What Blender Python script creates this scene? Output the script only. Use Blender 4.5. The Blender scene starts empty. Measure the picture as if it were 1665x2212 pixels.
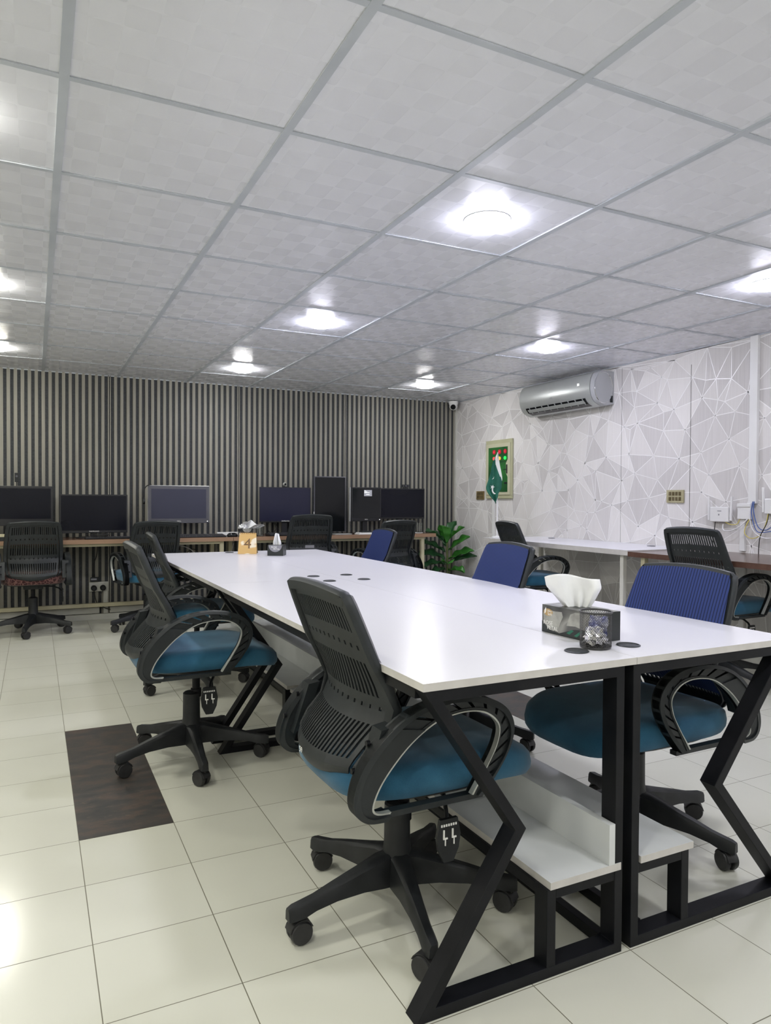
import bpy, bmesh, math, random
from mathutils import Vector, Matrix
from mathutils.geometry import delaunay_2d_cdt
from math import sin, cos, pi, radians

SC = bpy.context.scene
COL = SC.collection
rnd = random.Random(7)

# ------------------------------------------------------------------ camera
CAM_H = 1.15
F_PX, YAW, PITCH, ROLL = 1534.84, 0.459137, -0.017901, 0.005994
fw = Vector((sin(YAW) * cos(PITCH), cos(YAW) * cos(PITCH), sin(PITCH)))
rt0 = Vector((cos(YAW), -sin(YAW), 0)); up0 = rt0.cross(fw)
rt = cos(ROLL) * rt0 + sin(ROLL) * up0
up = -sin(ROLL) * rt0 + cos(ROLL) * up0
cam_d = bpy.data.cameras.new('camera')
cam_d.sensor_fit = 'HORIZONTAL'; cam_d.sensor_width = 36.0
cam_d.lens = 36.0 * F_PX / 1665.0
cam_d.clip_start = 0.05
cam = bpy.data.objects.new('camera', cam_d); COL.objects.link(cam)
M = Matrix((( rt.x, up.x, -fw.x, 0), (rt.y, up.y, -fw.y, 0), (rt.z, up.z, -fw.z, CAM_H), (0, 0, 0, 1)))
cam.matrix_world = M
SC.camera = cam

# ------------------------------------------------------------------ light / exposure
SC.view_settings.view_transform = 'Standard'
SC.view_settings.look = 'None'
SC.view_settings.gamma = 1.0
SC.view_settings.use_curve_mapping = False
SC.view_settings.exposure = 0.0
LAMP_POWER = 155.0
WARM = (1.0, 0.985, 0.87)
MIDC = (0.97, 0.97, 0.97)
COOL = (0.88, 0.88, 1.04)
W = bpy.data.worlds.new('world'); SC.world = W; W.use_nodes = True
W.node_tree.nodes['Background'].inputs[0].default_value = (0.8, 0.85, 0.8, 1)
W.node_tree.nodes['Background'].inputs[1].default_value = 0.05

# room constants (metres)
XL, XR, YB, YF, CZ = -2.65, 4.49, -2.6, 7.22, 2.305
GX, GY, GS = -0.5612, 1.5214, 0.6378
TX, TY, TS = 0.132, 2.568, 0.3083

# ------------------------------------------------------------------ materials
def mat(name, col=(.5, .5, .5), rough=.5, metal=0.0, spec=.5, emit=None, estr=0, coat=0, alpha=1, trans=0):
    m = bpy.data.materials.new(name); m.use_nodes = True
    b = m.node_tree.nodes['Principled BSDF']
    b.inputs['Base Color'].default_value = (*col, 1)
    b.inputs['Roughness'].default_value = rough
    b.inputs['Metallic'].default_value = metal
    b.inputs['Specular IOR Level'].default_value = spec
    b.inputs['Coat Weight'].default_value = coat
    b.inputs['Alpha'].default_value = alpha
    b.inputs['Transmission Weight'].default_value = trans
    if emit:
        b.inputs['Emission Color'].default_value = (*emit, 1)
        b.inputs['Emission Strength'].default_value = estr
    return m

def N(m, t, **kw):
    n = m.node_tree.nodes.new(t)
    for k, v in kw.items(): setattr(n, k, v)
    return n
def L(m, a, b): m.node_tree.links.new(a, b)
def bsdf(m): return m.node_tree.nodes['Principled BSDF']
def coords(m, kind='Object'):
    return N(m, 'ShaderNodeTexCoord').outputs[kind]
def mapping(m, src, loc=(0, 0, 0), scale=(1, 1, 1), rot=(0, 0, 0)):
    n = N(m, 'ShaderNodeMapping'); L(m, src, n.inputs[0])
    n.inputs['Location'].default_value = loc; n.inputs['Scale'].default_value = scale; n.inputs['Rotation'].default_value = rot
    return n.outputs[0]
def noise(m, src, scale, detail=3, rough=.5):
    n = N(m, 'ShaderNodeTexNoise'); L(m, src, n.inputs['Vector'])
    n.inputs['Scale'].default_value = scale; n.inputs['Detail'].default_value = detail; n.inputs['Roughness'].default_value = rough
    return n.outputs['Fac']
def ramp(m, fac, stops):
    n = N(m, 'ShaderNodeValToRGB'); L(m, fac, n.inputs[0])
    e = n.color_ramp.elements
    while len(e) < len(stops): e.new(.5)
    for i, (p, c) in enumerate(stops):
        e[i].position = p; e[i].color = (*c, 1) if len(c) == 3 else c
    return n.outputs[0]
def math_(m, op, a, b=None):
    n = N(m, 'ShaderNodeMath', operation=op)
    for i, v in enumerate((a, b)):
        if v is None: continue
        if isinstance(v, (int, float)): n.inputs[i].default_value = v
        else: L(m, v, n.inputs[i])
    return n.outputs[0]
def mixrgb(m, fac, a, b):
    n = N(m, 'ShaderNodeMix', data_type='RGBA')
    for k, v in ((0, fac), (6, a), (7, b)):
        if isinstance(v, (int, float)): n.inputs[k].default_value = v
        elif isinstance(v, tuple): n.inputs[k].default_value = (*v, 1)
        else: L(m, v, n.inputs[k])
    return n.outputs[2]
def bump(m, h, strength=.2, dist=.002):
    n = N(m, 'ShaderNodeBump'); L(m, h, n.inputs['Height'])
    n.inputs['Strength'].default_value = strength; n.inputs['Distance'].default_value = dist
    L(m, n.outputs[0], bsdf(m).inputs['Normal'])

def mottled(name, c1, c2, scale=8, rough=.5, bmp=0, bscale=200, **kw):
    m = mat(name, c1, rough, **kw); c = coords(m)
    L(m, ramp(m, noise(m, c, scale), [(.35, c1), (.65, c2)]), bsdf(m).inputs['Base Color'])
    if bmp: bump(m, noise(m, c, bscale), bmp, .001)
    return m

# floor tiles
m_floor = mat('floor_tile', (.6, .6, .5), .16, spec=.5)
c = mapping(m_floor, coords(m_floor), loc=(-TX, -TY, 0))
br = N(m_floor, 'ShaderNodeTexBrick', offset=0.0, squash=1.0)
L(m_floor, c, br.inputs['Vector'])
br.inputs['Scale'].default_value = 1; br.inputs['Brick Width'].default_value = TS; br.inputs['Row Height'].default_value = TS * 1.0025
br.inputs['Mortar Size'].default_value = .0014; br.inputs['Mortar Smooth'].default_value = .2
br.inputs['Color1'].default_value = (.625, .625, .545, 1); br.inputs['Color2'].default_value = (.655, .655, .58, 1)
br.inputs['Mortar'].default_value = (.15, .14, .10, 1)
nz = ramp(m_floor, noise(m_floor, coords(m_floor), 1.3, 4), [(.3, (.93, .93, .92)), (.7, (1, 1, 1))])
mx = N(m_floor, 'ShaderNodeMix', data_type='RGBA', blend_type='MULTIPLY'); mx.inputs[0].default_value = 1
L(m_floor, br.outputs[0], mx.inputs[6]); L(m_floor, nz, mx.inputs[7])
L(m_floor, mx.outputs[2], bsdf(m_floor).inputs['Base Color'])
L(m_floor, math_(m_floor, 'ADD', math_(m_floor, 'MULTIPLY', noise(m_floor, coords(m_floor), 3), .08), math_(m_floor, 'ADD', math_(m_floor, 'MULTIPLY', br.outputs['Fac'], .5), .14)), bsdf(m_floor).inputs['Roughness'])
bump(m_floor, math_(m_floor, 'SUBTRACT', math_(m_floor, 'MULTIPLY', noise(m_floor, coords(m_floor), 2.2, 1), .25), br.outputs['Fac']), .25, .0012)

m_dark_tile = mat('dark_stone', (.05, .045, .04), .35)
c = mapping(m_dark_tile, coords(m_dark_tile), scale=(1, 2.2, 1))
f1 = noise(m_dark_tile, c, 7, 8, .65); f2 = noise(m_dark_tile, c, 26, 8, .7)
base = ramp(m_dark_tile, f1, [(.35, (.038, .038, .038)), (.5, (.055, .050, .046)), (.60, (.085, .062, .050)), (.7, (.045, .044, .044))])
L(m_dark_tile, mixrgb(m_dark_tile, ramp(m_dark_tile, f2, [(.58, (0, 0, 0)), (.72, (1, 1, 1))]), base, (.15, .11, .075)), bsdf(m_dark_tile).inputs['Base Color'])

# ceiling pvc tile, faint ovals in alternating gloss
m_ceil = mat('ceiling_tile', (.62, .62, .635), .4, spec=.5)
c = coords(m_ceil)
sx = N(m_ceil, 'ShaderNodeSeparateXYZ'); L(m_ceil, c, sx.inputs[0])
k = 2 * pi / .16
cx_ = math_(m_ceil, 'COSINE', math_(m_ceil, 'MULTIPLY', math_(m_ceil, 'SUBTRACT', sx.outputs[0], GX), k))
cy_ = math_(m_ceil, 'COSINE', math_(m_ceil, 'MULTIPLY', math_(m_ceil, 'SUBTRACT', sx.outputs[1], GY), k * .8))
pr_ = math_(m_ceil, 'ADD', math_(m_ceil, 'MULTIPLY', cx_, cy_), math_(m_ceil, 'MULTIPLY', cx_, .18))
msk = ramp(m_ceil, math_(m_ceil, 'ADD', math_(m_ceil, 'MULTIPLY', pr_, .5), .5), [(.49, (0, 0, 0)), (.53, (1, 1, 1))])
L(m_ceil, mixrgb(m_ceil, msk, (.710, .720, .778), (.722, .732, .790)), bsdf(m_ceil).inputs['Base Color'])
L(m_ceil, math_(m_ceil, 'ADD', math_(m_ceil, 'MULTIPLY', msk, .045), .27), bsdf(m_ceil).inputs['Roughness'])
bump(m_ceil, math_(m_ceil, 'ADD', math_(m_ceil, 'MULTIPLY', noise(m_ceil, c, 500, 2), .4), math_(m_ceil, 'MULTIPLY', msk, .4)), .06, .0005)
m_tbar = mottled('grid_bar_grey', (.44, .47, .52), (.50, .53, .58), 5, .45)

# back wall
m_groove = mottled('fluted_dark', (.028, .031, .036), (.042, .046, .052), 60, .75, .3, 300)
m_slat = mat('fluted_beige', (.26, .25, .20), .55)
c = mapping(m_slat, coords(m_slat), scale=(40, 1, .8))
L(m_slat, ramp(m_slat, noise(m_slat, c, 4, 5), [(.3, (.215, .205, .175)), (.7, (.29, .278, .24))]), bsdf(m_slat).inputs['Base Color'])
m_white = mottled('white_plastic', (.72, .72, .72), (.76, .76, .76), 4, .35)
m_skirt = mottled('white_skirting', (.50, .50, .46), (.57, .57, .53), 6, .4)
m_plain = mottled('cream_wall_paint', (.62, .61, .56), (.66, .65, .6), 2, .8)

def paper(name, c1, c2, ang):
    m = mat(name, c1, .55, spec=.35)
    c = mapping(m, coords(m), rot=(ang, 0, 0), scale=(1, 160, 3))
    f = noise(m, c, 1.0, 3)
    L(m, ramp(m, f, [(.35, c1), (.65, c2)]), bsdf(m).inputs['Base Color'])
    bump(m, f, .15, .0006)
    return m
m_pap = [paper('wallpaper_grey', (.55, .53, .525), (.61, .59, .585), 1.57),
         paper('wallpaper_cream', (.66, .64, .63), (.71, .69, .68), 0.0),
         paper('wallpaper_pale', (.72, .70, .69), (.77, .75, .74), 0.5),
         paper('wallpaper_mid', (.60, .58, .575), (.66, .64, .635), 0.0)]
m_papline = mat('wallpaper_line', (.88, .87, .87), .3, spec=.6)
m_seam = mat('seam_dark', (.10, .10, .09), .8)

# furniture
m_top = mat('white_laminate', (.80, .79, .84), .22, spec=.5)
c = coords(m_top)
L(m_top, ramp(m_top, noise(m_top, c, 1.2, 1), [(.3, (.705, .70, .75)), (.7, (.72, .715, .765))]), bsdf(m_top).inputs['Base Color'])
bsdf(m_top).inputs['Roughness'].default_value = .27
m_edge = mottled('pale_edge_band', (.52, .50, .48), (.58, .56, .54), 18, .45)
m_shelf = mottled('grey_white_board', (.60, .62, .63), (.68, .70, .71), 5, .3)
m_blackmetal = mottled('black_powder_coat', (.0035, .004, .006), (.007, .0075, .010), 12, .45, .1, 400, spec=.22)
m_blackplastic = mottled('black_plastic', (.010, .0115, .013), (.017, .0185, .021), 20, .45, .12, 500, spec=.36)
m_softblack = mottled('grey_black_plastic', (.0115, .0145, .016), (.0175, .0215, .0245), 14, .46, .15, 600, spec=.42)
m_silver = mottled('silver_trim', (.42, .43, .40), (.52, .53, .50), 20, .35, metal=.4)
m_rubber = mottled('caster_black', (.012, .012, .013), (.022, .022, .024), 30, .5)
m_wood = mat('wood_edge', (.32, .17, .08), .5)
c = mapping(m_wood, coords(m_wood), scale=(1.2, 14, 30))
L(m_wood, ramp(m_wood, noise(m_wood, c, 3, 6), [(.3, (.25, .150, .090)), (.7, (.33, .205, .13))]), bsdf(m_wood).inputs['Base Color'])
m_woodtop = mat('dark_wood_top', (.06, .03, .02), .22)
c = mapping(m_woodtop, coords(m_woodtop), scale=(1.2, 14, 30))
L(m_woodtop, ramp(m_woodtop, noise(m_woodtop, c, 3, 6), [(.3, (.055, .028, .018)), (.7, (.10, .05, .033))]), bsdf(m_woodtop).inputs['Base Color'])
m_brownedge = mottled('brown_edge', (.085, .04, .028), (.11, .055, .038), 30, .45)
m_cream = mottled('cream_metal', (.50, .46, .31), (.57, .53, .37), 8, .4)
m_whitemetal = mottled('white_metal', (.62, .61, .56), (.68, .67, .62), 8, .4)

def fabric(name, c1, c2, sc=900):
    m = mat(name, c1, .9, spec=.2)
    c = coords(m)
    a = noise(m, c, 9, 3); b = noise(m, c, sc, 2)
    L(m, ramp(m, math_(m, 'ADD', math_(m, 'MULTIPLY', a, .5), math_(m, 'MULTIPLY', b, .5)), [(.38, c1), (.62, c2)]), bsdf(m).inputs['Base Color'])
    bsdf(m).inputs['Sheen Weight'].default_value = .25
    bump(m, b, .4, .001)
    return m
m_seat = fabric('teal_fabric', (.017, .080, .150), (.030, .128, .215))
m_maroon = fabric('maroon_fabric', (.05, .012, .014), (.09, .025, .024))
vo = N(m_maroon, 'ShaderNodeTexVoronoi', feature='DISTANCE_TO_EDGE'); vo.inputs['Scale'].default_value = 38
L(m_maroon, coords(m_maroon), vo.inputs['Vector'])
L(m_maroon, mixrgb(m_maroon, ramp(m_maroon, vo.outputs[0], [(.04, (1, 1, 1)), (.09, (0, 0, 0))]), (.035, .010, .011), (.15, .075, .065)), bsdf(m_maroon).inputs['Base Color'])

def meshfabric(name, c1, c2, a1):
    m = mat(name, c1, .6)
    s = N(m, 'ShaderNodeSeparateXYZ'); L(m, coords(m), s.inputs[0])
    w = math_(m, 'FRACT', math_(m, 'MULTIPLY', s.outputs[1], 85))
    stripe = ramp(m, w, [(.0, (0, 0, 0)), (.12, (0, 0, 0)), (.2, (1, 1, 1)), (.85, (1, 1, 1)), (.95, (0, 0, 0))])
    L(m, mixrgb(m, stripe, c2, c1), bsdf(m).inputs['Base Color'])
    bsdf(m).inputs['Alpha'].default_value = a1; bsdf(m).inputs['Specular IOR Level'].default_value = .2
    return m
m_bluemesh = meshfabric('blue_mesh', (.022, .040, .150), (.004, .007, .028), .95)
m_blackmesh = meshfabric('black_mesh', (.008, .010, .013), (.003, .003, .004), .74)
m_clearmesh = meshfabric('thin_black_mesh', (.008, .010, .013), (.003, .003, .004), .30)

m_screen = mottled('screen_matt_dark', (.004, .0045, .009), (.005, .0055, .011), 3, .22, spec=.22)
m_screen_blue = mottled('screen_matt_blue', (.014, .015, .036), (.016, .017, .040), 3, .25, spec=.3)
m_screen_reflect = mottled('screen_grey_reflection', (.036, .038, .064), (.040, .042, .070), 3, .32, spec=.3)  # bluish grey of the reflected room put into the screen's base colour
m_screen_gloss = mottled('screen_gloss_dark', (.005, .006, .007), (.006, .007, .008), 3, .10, spec=.35)
m_bezel = mottled('bezel_black', (.006, .0065, .009), (.009, .0095, .012), 10, .38)
m_bezelgrey = mottled('bezel_grey', (.07, .07, .085), (.08, .08, .10), 10, .35)
m_silverbody = mottled('silver_shell', (.45, .46, .45), (.52, .53, .52), 8, .32, metal=.5)
m_ac = mottled('ac_silver', (.50, .52, .51), (.54, .56, .55), 3, .36, metal=.45)
m_acside = mottled('ac_grey_side', (.40, .41, .43), (.44, .45, .47), 3, .45)
m_chrome = mottled('chrome', (.75, .75, .78), (.8, .8, .82), 5, .08, metal=1)
m_led = mat('white_led', (.9, .9, .9), .3, emit=(1, 1, 1), estr=2)
m_red = mat('red_indicator', (.20, .004, .02), .3, emit=(1, .03, .08), estr=.32)
m_amber = mat('amber_indicator', (.9, .4, .05), .3, emit=(1, .38, .06), estr=1.1)
m_green_i = mat('green_indicator', (.02, .8, .1), .3, emit=(.03, 1, .12), estr=.8)
m_redlamp = mat('red_lamp', (.9, .1, .1), .3, emit=(1, .08, .08), estr=.7)
m_panelbox = mottled('beige_panel_metal', (.42, .42, .27), (.47, .47, .31), 4, .4)
m_paneldoor = mottled('pale_panel_metal', (.50, .49, .35), (.55, .54, .39), 4, .35)
m_greenglass = mat('green_smoked_plate', (.015, .10, .025), .12, spec=.6)
L(m_greenglass, ramp(m_greenglass, noise(m_greenglass, coords(m_greenglass), 4, 2), [(.35, (.012, .075, .022)), (.65, (.03, .17, .035))]), bsdf(m_greenglass).inputs['Base Color'])
m_flag = mottled('flag_green', (.008, .10, .065), (.014, .14, .09), 14, .7)
m_flagwhite = mottled('flag_white', (.72, .74, .70), (.78, .8, .76), 14, .7)
m_gold = mottled('gold_plate', (.28, .21, .10), (.40, .31, .16), 12, .35, metal=.6)
m_beigeplate = mottled('beige_switch', (.36, .33, .20), (.42, .39, .25), 12, .4)
m_darkkey = mottled('dark_switch_key', (.09, .07, .03), (.14, .11, .06), 20, .35)
m_tissue = mottled('tissue_paper', (.82, .83, .85), (.88, .89, .90), 14, .9)
m_tbox = mat('tissue_box_print', (.12, .12, .11), .35)
c = mapping(m_tbox, coords(m_tbox), scale=(6, 9, 9))
L(m_tbox, ramp(m_tbox, noise(m_tbox, c, 1.1, 2, .4), [(.36, (.045, .045, .045)), (.45, (.14, .14, .13)), (.55, (.30, .30, .28)), (.62, (.10, .10, .10))]), bsdf(m_tbox).inputs['Base Color'])
m_tboxdark = mottled('tissue_box_dark', (.010, .014, .014), (.018, .022, .022), 12, .35)
m_tboxgreen = mottled('tissue_box_green', (.01, .12, .07), (.015, .17, .10), 30, .35)
m_petal = mottled('petal_print', (.24, .24, .22), (.42, .42, .39), 26, .45)
m_printwhite = mat('white_print', (.85, .85, .83), .5)
m_printgold = mat('gold_print', (.45, .30, .12), .4)
m_printgrey = mat('grey_print', (.25, .25, .28), .5)
m_printgreen = mat('green_print', (.25, .75, .35), .5)
m_cal = mat('calendar_gold_sheet', (.62, .42, .16), .35, spec=.5)
L(m_cal, ramp(m_cal, noise(m_cal, mapping(m_cal, coords(m_cal), scale=(7, 7, 9)), 1.3, 2, .4), [(.52, (.60, .38, .13)), (.56, (.80, .72, .55)), (.62, (.85, .80, .66)), (.66, (.60, .38, .13))]), bsdf(m_cal).inputs['Base Color'])
m_inkbrown = mottled('brown_ink', (.10, .05, .02), (.22, .12, .05), 120, .5)
m_foil = mottled('silver_foil', (.70, .70, .72), (.85, .85, .87), 30, .22, metal=1)
m_foilblue = mottled('blue_wrapper', (.02, .03, .22), (.55, .56, .66), 45, .25, metal=.4)
m_cupmetal = mottled('black_wire', (.05, .05, .05), (.08, .08, .08), 60, .35, metal=.6)
m_leaf = mat('fig_leaf', (.03, .16, .02), .35)
L(m_leaf, ramp(m_leaf, noise(m_leaf, coords(m_leaf), 12, 4), [(.3, (.018, .11, .012)), (.7, (.05, .24, .03))]), bsdf(m_leaf).inputs['Base Color'])
m_leafdark = mottled('fig_leaf_dark', (.010, .055, .016), (.018, .09, .024), 14, .4)  # darker green, mostly on the left and rear leaves
m_stem = mottled('plant_stem', (.10, .13, .04), (.14, .17, .06), 30, .6)
m_pot = mottled('dark_pot', (.03, .03, .03), (.05, .05, .05), 10, .4)
m_soil = mottled('soil', (.03, .02, .012), (.06, .04, .025), 60, .9, .6, 150)
m_glass = mat('clear_glass', (.95, .97, .97), .03, trans=1.0)
m_paper = mottled('white_paper', (.7, .7, .7), (.76, .76, .76), 10, .7)
m_yellow = mat('yellow_cable', (.65, .55, .08), .45)
m_blue = mat('blue_cable', (.04, .10, .35), .45)
m_whitecable = mat('white_cable', (.70, .70, .72), .4)
m_blackcable = mat('black_cable', (.01, .01, .01), .5)
m_greykey = mottled('grey_keys', (.035, .035, .04), (.05, .05, .056), 40, .4)

# ------------------------------------------------------------------ mesh helpers
class MB:
    def __init__(s): s.v = []; s.f = []; s.m = []
    def add(s, vs, fs, mi=0):
        o = len(s.v); s.v += [tuple(v) for v in vs]
        for f in fs: s.f.append(tuple(i + o for i in f)); s.m.append(mi)
    def box(s, x0, x1, y0, y1, z0, z1, mi=0):
        s.add([(x0,y0,z0),(x1,y0,z0),(x1,y1,z0),(x0,y1,z0),(x0,y0,z1),(x1,y0,z1),(x1,y1,z1),(x0,y1,z1)],
              [(3,2,1,0),(4,5,6,7),(0,1,5,4),(1,2,6,5),(2,3,7,6),(3,0,4,7)], mi)
    def prism(s, poly, a0, a1, axis='y', mi=0):
        """poly of 2D points, extruded along axis; for 'y' poly=(x,z), 'x' poly=(y,z), 'z' poly=(x,y)"""
        def P(p, a):
            return {'y': (p[0], a, p[1]), 'x': (a, p[0], p[1]), 'z': (p[0], p[1], a)}[axis]
        n = len(poly)
        vs = [P(p, a0) for p in poly] + [P(p, a1) for p in poly]
        fs = [tuple(range(n - 1, -1, -1)), tuple(range(n, 2 * n))]
        fs += [(i, (i + 1) % n, n + (i + 1) % n, n + i) for i in range(n)]
        s.add(vs, fs, mi)
    def rings(s, rings, cap=True, closed=True, mi=0):
        n = len(rings[0]); vs = [p for r in rings for p in r]; fs = []
        for i in range(len(rings) - 1):
            for j in range(n if closed else n - 1):
                a, b = i * n + j, i * n + (j + 1) % n
                fs.append((a, b, b + n, a + n))
        if cap and closed:
            fs.append(tuple(range(n - 1, -1, -1))); k = (len(rings) - 1) * n
            fs.append(tuple(k + j for j in range(n)))
        s.add(vs, fs, mi)
    def cyl(s, c, r, z0, z1, n=24, r2=None, axis='z', mi=0):
        r2 = r if r2 is None else r2; c = tuple(c) + (0,) * (3 - len(c))
        def P(a, rr, h):
            u, v = rr * cos(a), rr * sin(a)
            return {'z': (c[0] + u, c[1] + v, h), 'x': (h, c[1] + u, c[2] + v), 'y': (c[0] + u, h, c[2] + v)}[axis]
        s.rings([[P(2 * pi * i / n, rr, h) for i in range(n)] for rr, h in ((r, z0), (r2, z1))], mi=mi)
    def lathe(s, c, prof, n=28, mi=0, cap=True):
        s.rings([[(c[0] + r * cos(2*pi*i/n), c[1] + r * sin(2*pi*i/n), c[2] + z) for i in range(n)] for r, z in prof], cap=cap, mi=mi)
    def tube(s, pts, r, n=8, mi=0, cap=True):
        pts = [Vector(p) for p in pts]; rings = []
        ref = Vector((0, 0, 1))
        prevu = None
        for i, p in enumerate(pts):
            t = (pts[min(i + 1, len(pts) - 1)] - pts[max(i - 1, 0)]).normalized()
            if prevu is None:
                ref = Vector((0, 0, 1)) if abs(t.z) < .9 else Vector((1, 0, 0))
                u = t.cross(ref).normalized()
            else:
                u = (prevu - t * prevu.dot(t)).normalized()
            prevu = u; w = t.cross(u)
            rr = r(i / (len(pts) - 1)) if callable(r) else r
            rings.append([p + u * rr * cos(2*pi*j/n) + w * rr * sin(2*pi*j/n) for j in range(n)])
        s.rings(rings, mi=mi, cap=cap)
    def build(s, name, mats, parent=None, smooth=False, bevel=0, bseg=2, loc=None):
        me = bpy.data.meshes.new(name)
        me.from_pydata(s.v, [], s.f)
        if not isinstance(mats, (list, tuple)): mats = [mats]
        for m in mats: me.materials.append(m)
        for p, mi in zip(me.polygons, s.m): p.material_index = mi
        bm = bmesh.new(); bm.from_mesh(me)
        bmesh.ops.recalc_face_normals(bm, faces=bm.faces)
        bm.to_mesh(me); bm.free()
        if smooth:
            for p in me.polygons: p.use_smooth = True
            me.set_sharp_from_angle(angle=radians(38))
        me.update()
        o = bpy.data.objects.new(name, me); COL.objects.link(o)
        if parent: o.parent = parent
        if loc: o.location = loc
        if bevel:
            b = o.modifiers.new('bevel', 'BEVEL'); b.width = bevel; b.segments = bseg; b.limit_method = 'ANGLE'; b.angle_limit = radians(40)
            b.harden_normals = False
        return o

def catmull(pts, k=6, closed=False):
    pts = [Vector(p) for p in pts]; n = len(pts); out = []
    rng = n if closed else n - 1
    for i in range(rng):
        g = (lambda j: pts[j % n]) if closed else (lambda j: pts[max(0, min(n - 1, j))])
        p0, p1, p2, p3 = g(i - 1), g(i), g(i + 1), g(i + 2)
        for q in range(k):
            t = q / k
            out.append(.5 * ((2*p1) + (p2 - p0)*t + (2*p0 - 5*p1 + 4*p2 - p3)*t*t + (3*p1 - p0 - 3*p2 + p3)*t**3))
    if not closed: out.append(pts[-1])
    return out

def tag(o, label=None, cat=None, group=None, kind=None):
    if label: o['label'] = label
    if cat: o['category'] = cat
    if group: o['group'] = group
    if kind: o['kind'] = kind
    return o
def thing(name, label, cat, loc=(0, 0, 0), rz=0, group=None):
    o = bpy.data.objects.new(name, None); COL.objects.link(o); o.empty_display_size = .1
    o.location = loc; o.rotation_euler = (0, 0, rz)
    return tag(o, label, cat, group)
def kids(o): return [c for c in bpy.data.objects if c.parent == o]
def dup(o, parent=None):
    c = o.copy(); COL.objects.link(c); c.parent = parent
    for ch in kids(o): dup(ch, c)
    return c
def struct(o): o['kind'] = 'structure'; return o

def text(name, body, size, m, parent, loc, rot, ext=.0003, align='CENTER', xs=1.0):
    cu = bpy.data.curves.new(name, 'FONT'); cu.body = body; cu.size = size; cu.align_x = align; cu.align_y = 'CENTER'; cu.extrude = ext
    t = bpy.data.objects.new(name + '_c', cu); COL.objects.link(t)
    dg = bpy.context.evaluated_depsgraph_get(); dg.update()
    me = bpy.data.meshes.new_from_object(t.evaluated_get(dg))
    bpy.data.objects.remove(t); bpy.data.curves.remove(cu)
    me.materials.clear(); me.materials.append(m)
    o = bpy.data.objects.new(name, me); COL.objects.link(o)
    o.parent = parent; o.location = loc; o.rotation_euler = rot; o.scale = (xs, 1, 1)
    return o

# ------------------------------------------------------------------ ROOM
b = MB(); b.box(XL, XR, YB, YF, -.05, 0); struct(b.build('floor', m_floor))
b = MB()
b.box(TX, TX + TS, TY, TY + 4 * TS * 1.0025, 0, .0006)
b.box(TX + 7 * TS, TX + 8 * TS, TY, TY + 4 * TS * 1.0025, 0, .0006)
struct(b.build('floor', m_dark_tile))
b = MB(); b.box(XL, XR, YB, YF, CZ, CZ + .05); struct(b.build('ceiling', m_ceil))
# metal grid of the ceiling
b = MB()
i0 = int((XL - GX) / GS) - 1
for i in range(-4, 10):
    x = GX + GS * i
    if XL < x < XR: b.box(x - .0135, x + .0135, YB, YF, CZ - .005, CZ)
for j in range(-8, 11):
    y = GY + GS * .9993 * j
    if YB < y < YF - .05: b.box(XL, XR, y - .0105, y + .0105, CZ - .004, CZ - .0005)
b.box(XL, XR, YF - .012, YF, CZ - .008, CZ)
b.box(XR - .012, XR, YB, YF, CZ - .008, CZ)
struct(b.build('trim_1', m_tbar))

# fluted back wall
b = MB(); b.box(XL, XR, YF, YF + .12, 0, CZ)
pitch = .0563; x = XL + .01
joints = (.635, 1.86, 3.08, -.59, -1.8)
i = 0
while x < XR - .03:
    near = any(abs(x + .014 - j) < pitch / 2 for j in joints)
    if near:
        b.box(x + .002, x + .012, YF - .012, YF + .001, .03, CZ, 1); b.box(x + .02, x + .028, YF - .012, YF + .001, .03, CZ, 1)
    else:
        b.box(x, x + .029, YF - .010, YF + .001, .03, CZ, 1)
        b.box(x + .004, x + .025, YF - .0135, YF - .009, .03, CZ, 1)
    x += pitch; i += 1
struct(b.build('wall_back', [m_groove, m_slat]))
b = MB(); b.box(XL, XR, YF - .05, YF - .0136, 0, .055); b.box(XL, .55, YF - .035, YF - .0137, .06, .115); b.box(.64, XR, YF - .035, YF - .0137, .06, .115)
struct(b.build('baseboard_back', m_skirt, bevel=.003))

# wallpapered right wall : network of triangles
b = MB(); b.box(XR + .0005, XR + .12, YB, YF, 0, CZ, 3)
pts = []
sp = .235
ry = YB
row = 0
zz = -.1
while zz < CZ + .1:
    yy = YB - .1 + (row % 2) * sp * .5
    while yy < YF + .1:
        pts.append((yy + rnd.uniform(-.085, .085), zz + rnd.uniform(-.07, .07)))
        if rnd.random() < .22: pts.append((pts[-1][0] + rnd.uniform(.05, .10), pts[-1][1] + rnd.uniform(-.05, .05)))
        yy += sp
    zz += sp * .78; row += 1
pts = [(min(max(p[0], YB), YF), min(max(p[1], 0), CZ)) for p in pts]
pts += [(YB, 0), (YF, 0), (YB, CZ), (YF, CZ)]
cv, ce, cf, *_ = delaunay_2d_cdt([Vector(p) for p in pts], [], [], 0, .02)
for f in cf:
    b.add([(XR, cv[i][0], cv[i][1]) for i in f], [tuple(range(len(f)))], rnd.choice([0, 0, 1, 1, 2, 3, 3]))
for (i, j) in ce:
    p, q = Vector(cv[i]), Vector(cv[j]); d = q - p
    if d.length < .01: continue
    n = Vector((-d.y, d.x)).normalized() * (.0022 + .0012 * rnd.random())
    b.add([(XR - .0008, *(p + n)), (XR - .0008, *(q + n)), (XR - .0008, *(q - n)), (XR - .0008, *(p - n))], [(0, 1, 2, 3)], 4)
b.box(XR - .0012, XR, 3.838, 3.8415, .8, 2.19, 5)
b.box(XR - .0012, XR, 4.55, 4.552, .1, 2.28, 5)
struct(b.build('wall_right', m_pap + [m_papline, m_seam]))
b = MB(); b.box(XR - .012, XR - .001, YB, YF - .05, 0, .08); struct(b.build('baseboard_right', m_skirt, bevel=.002))
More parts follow.
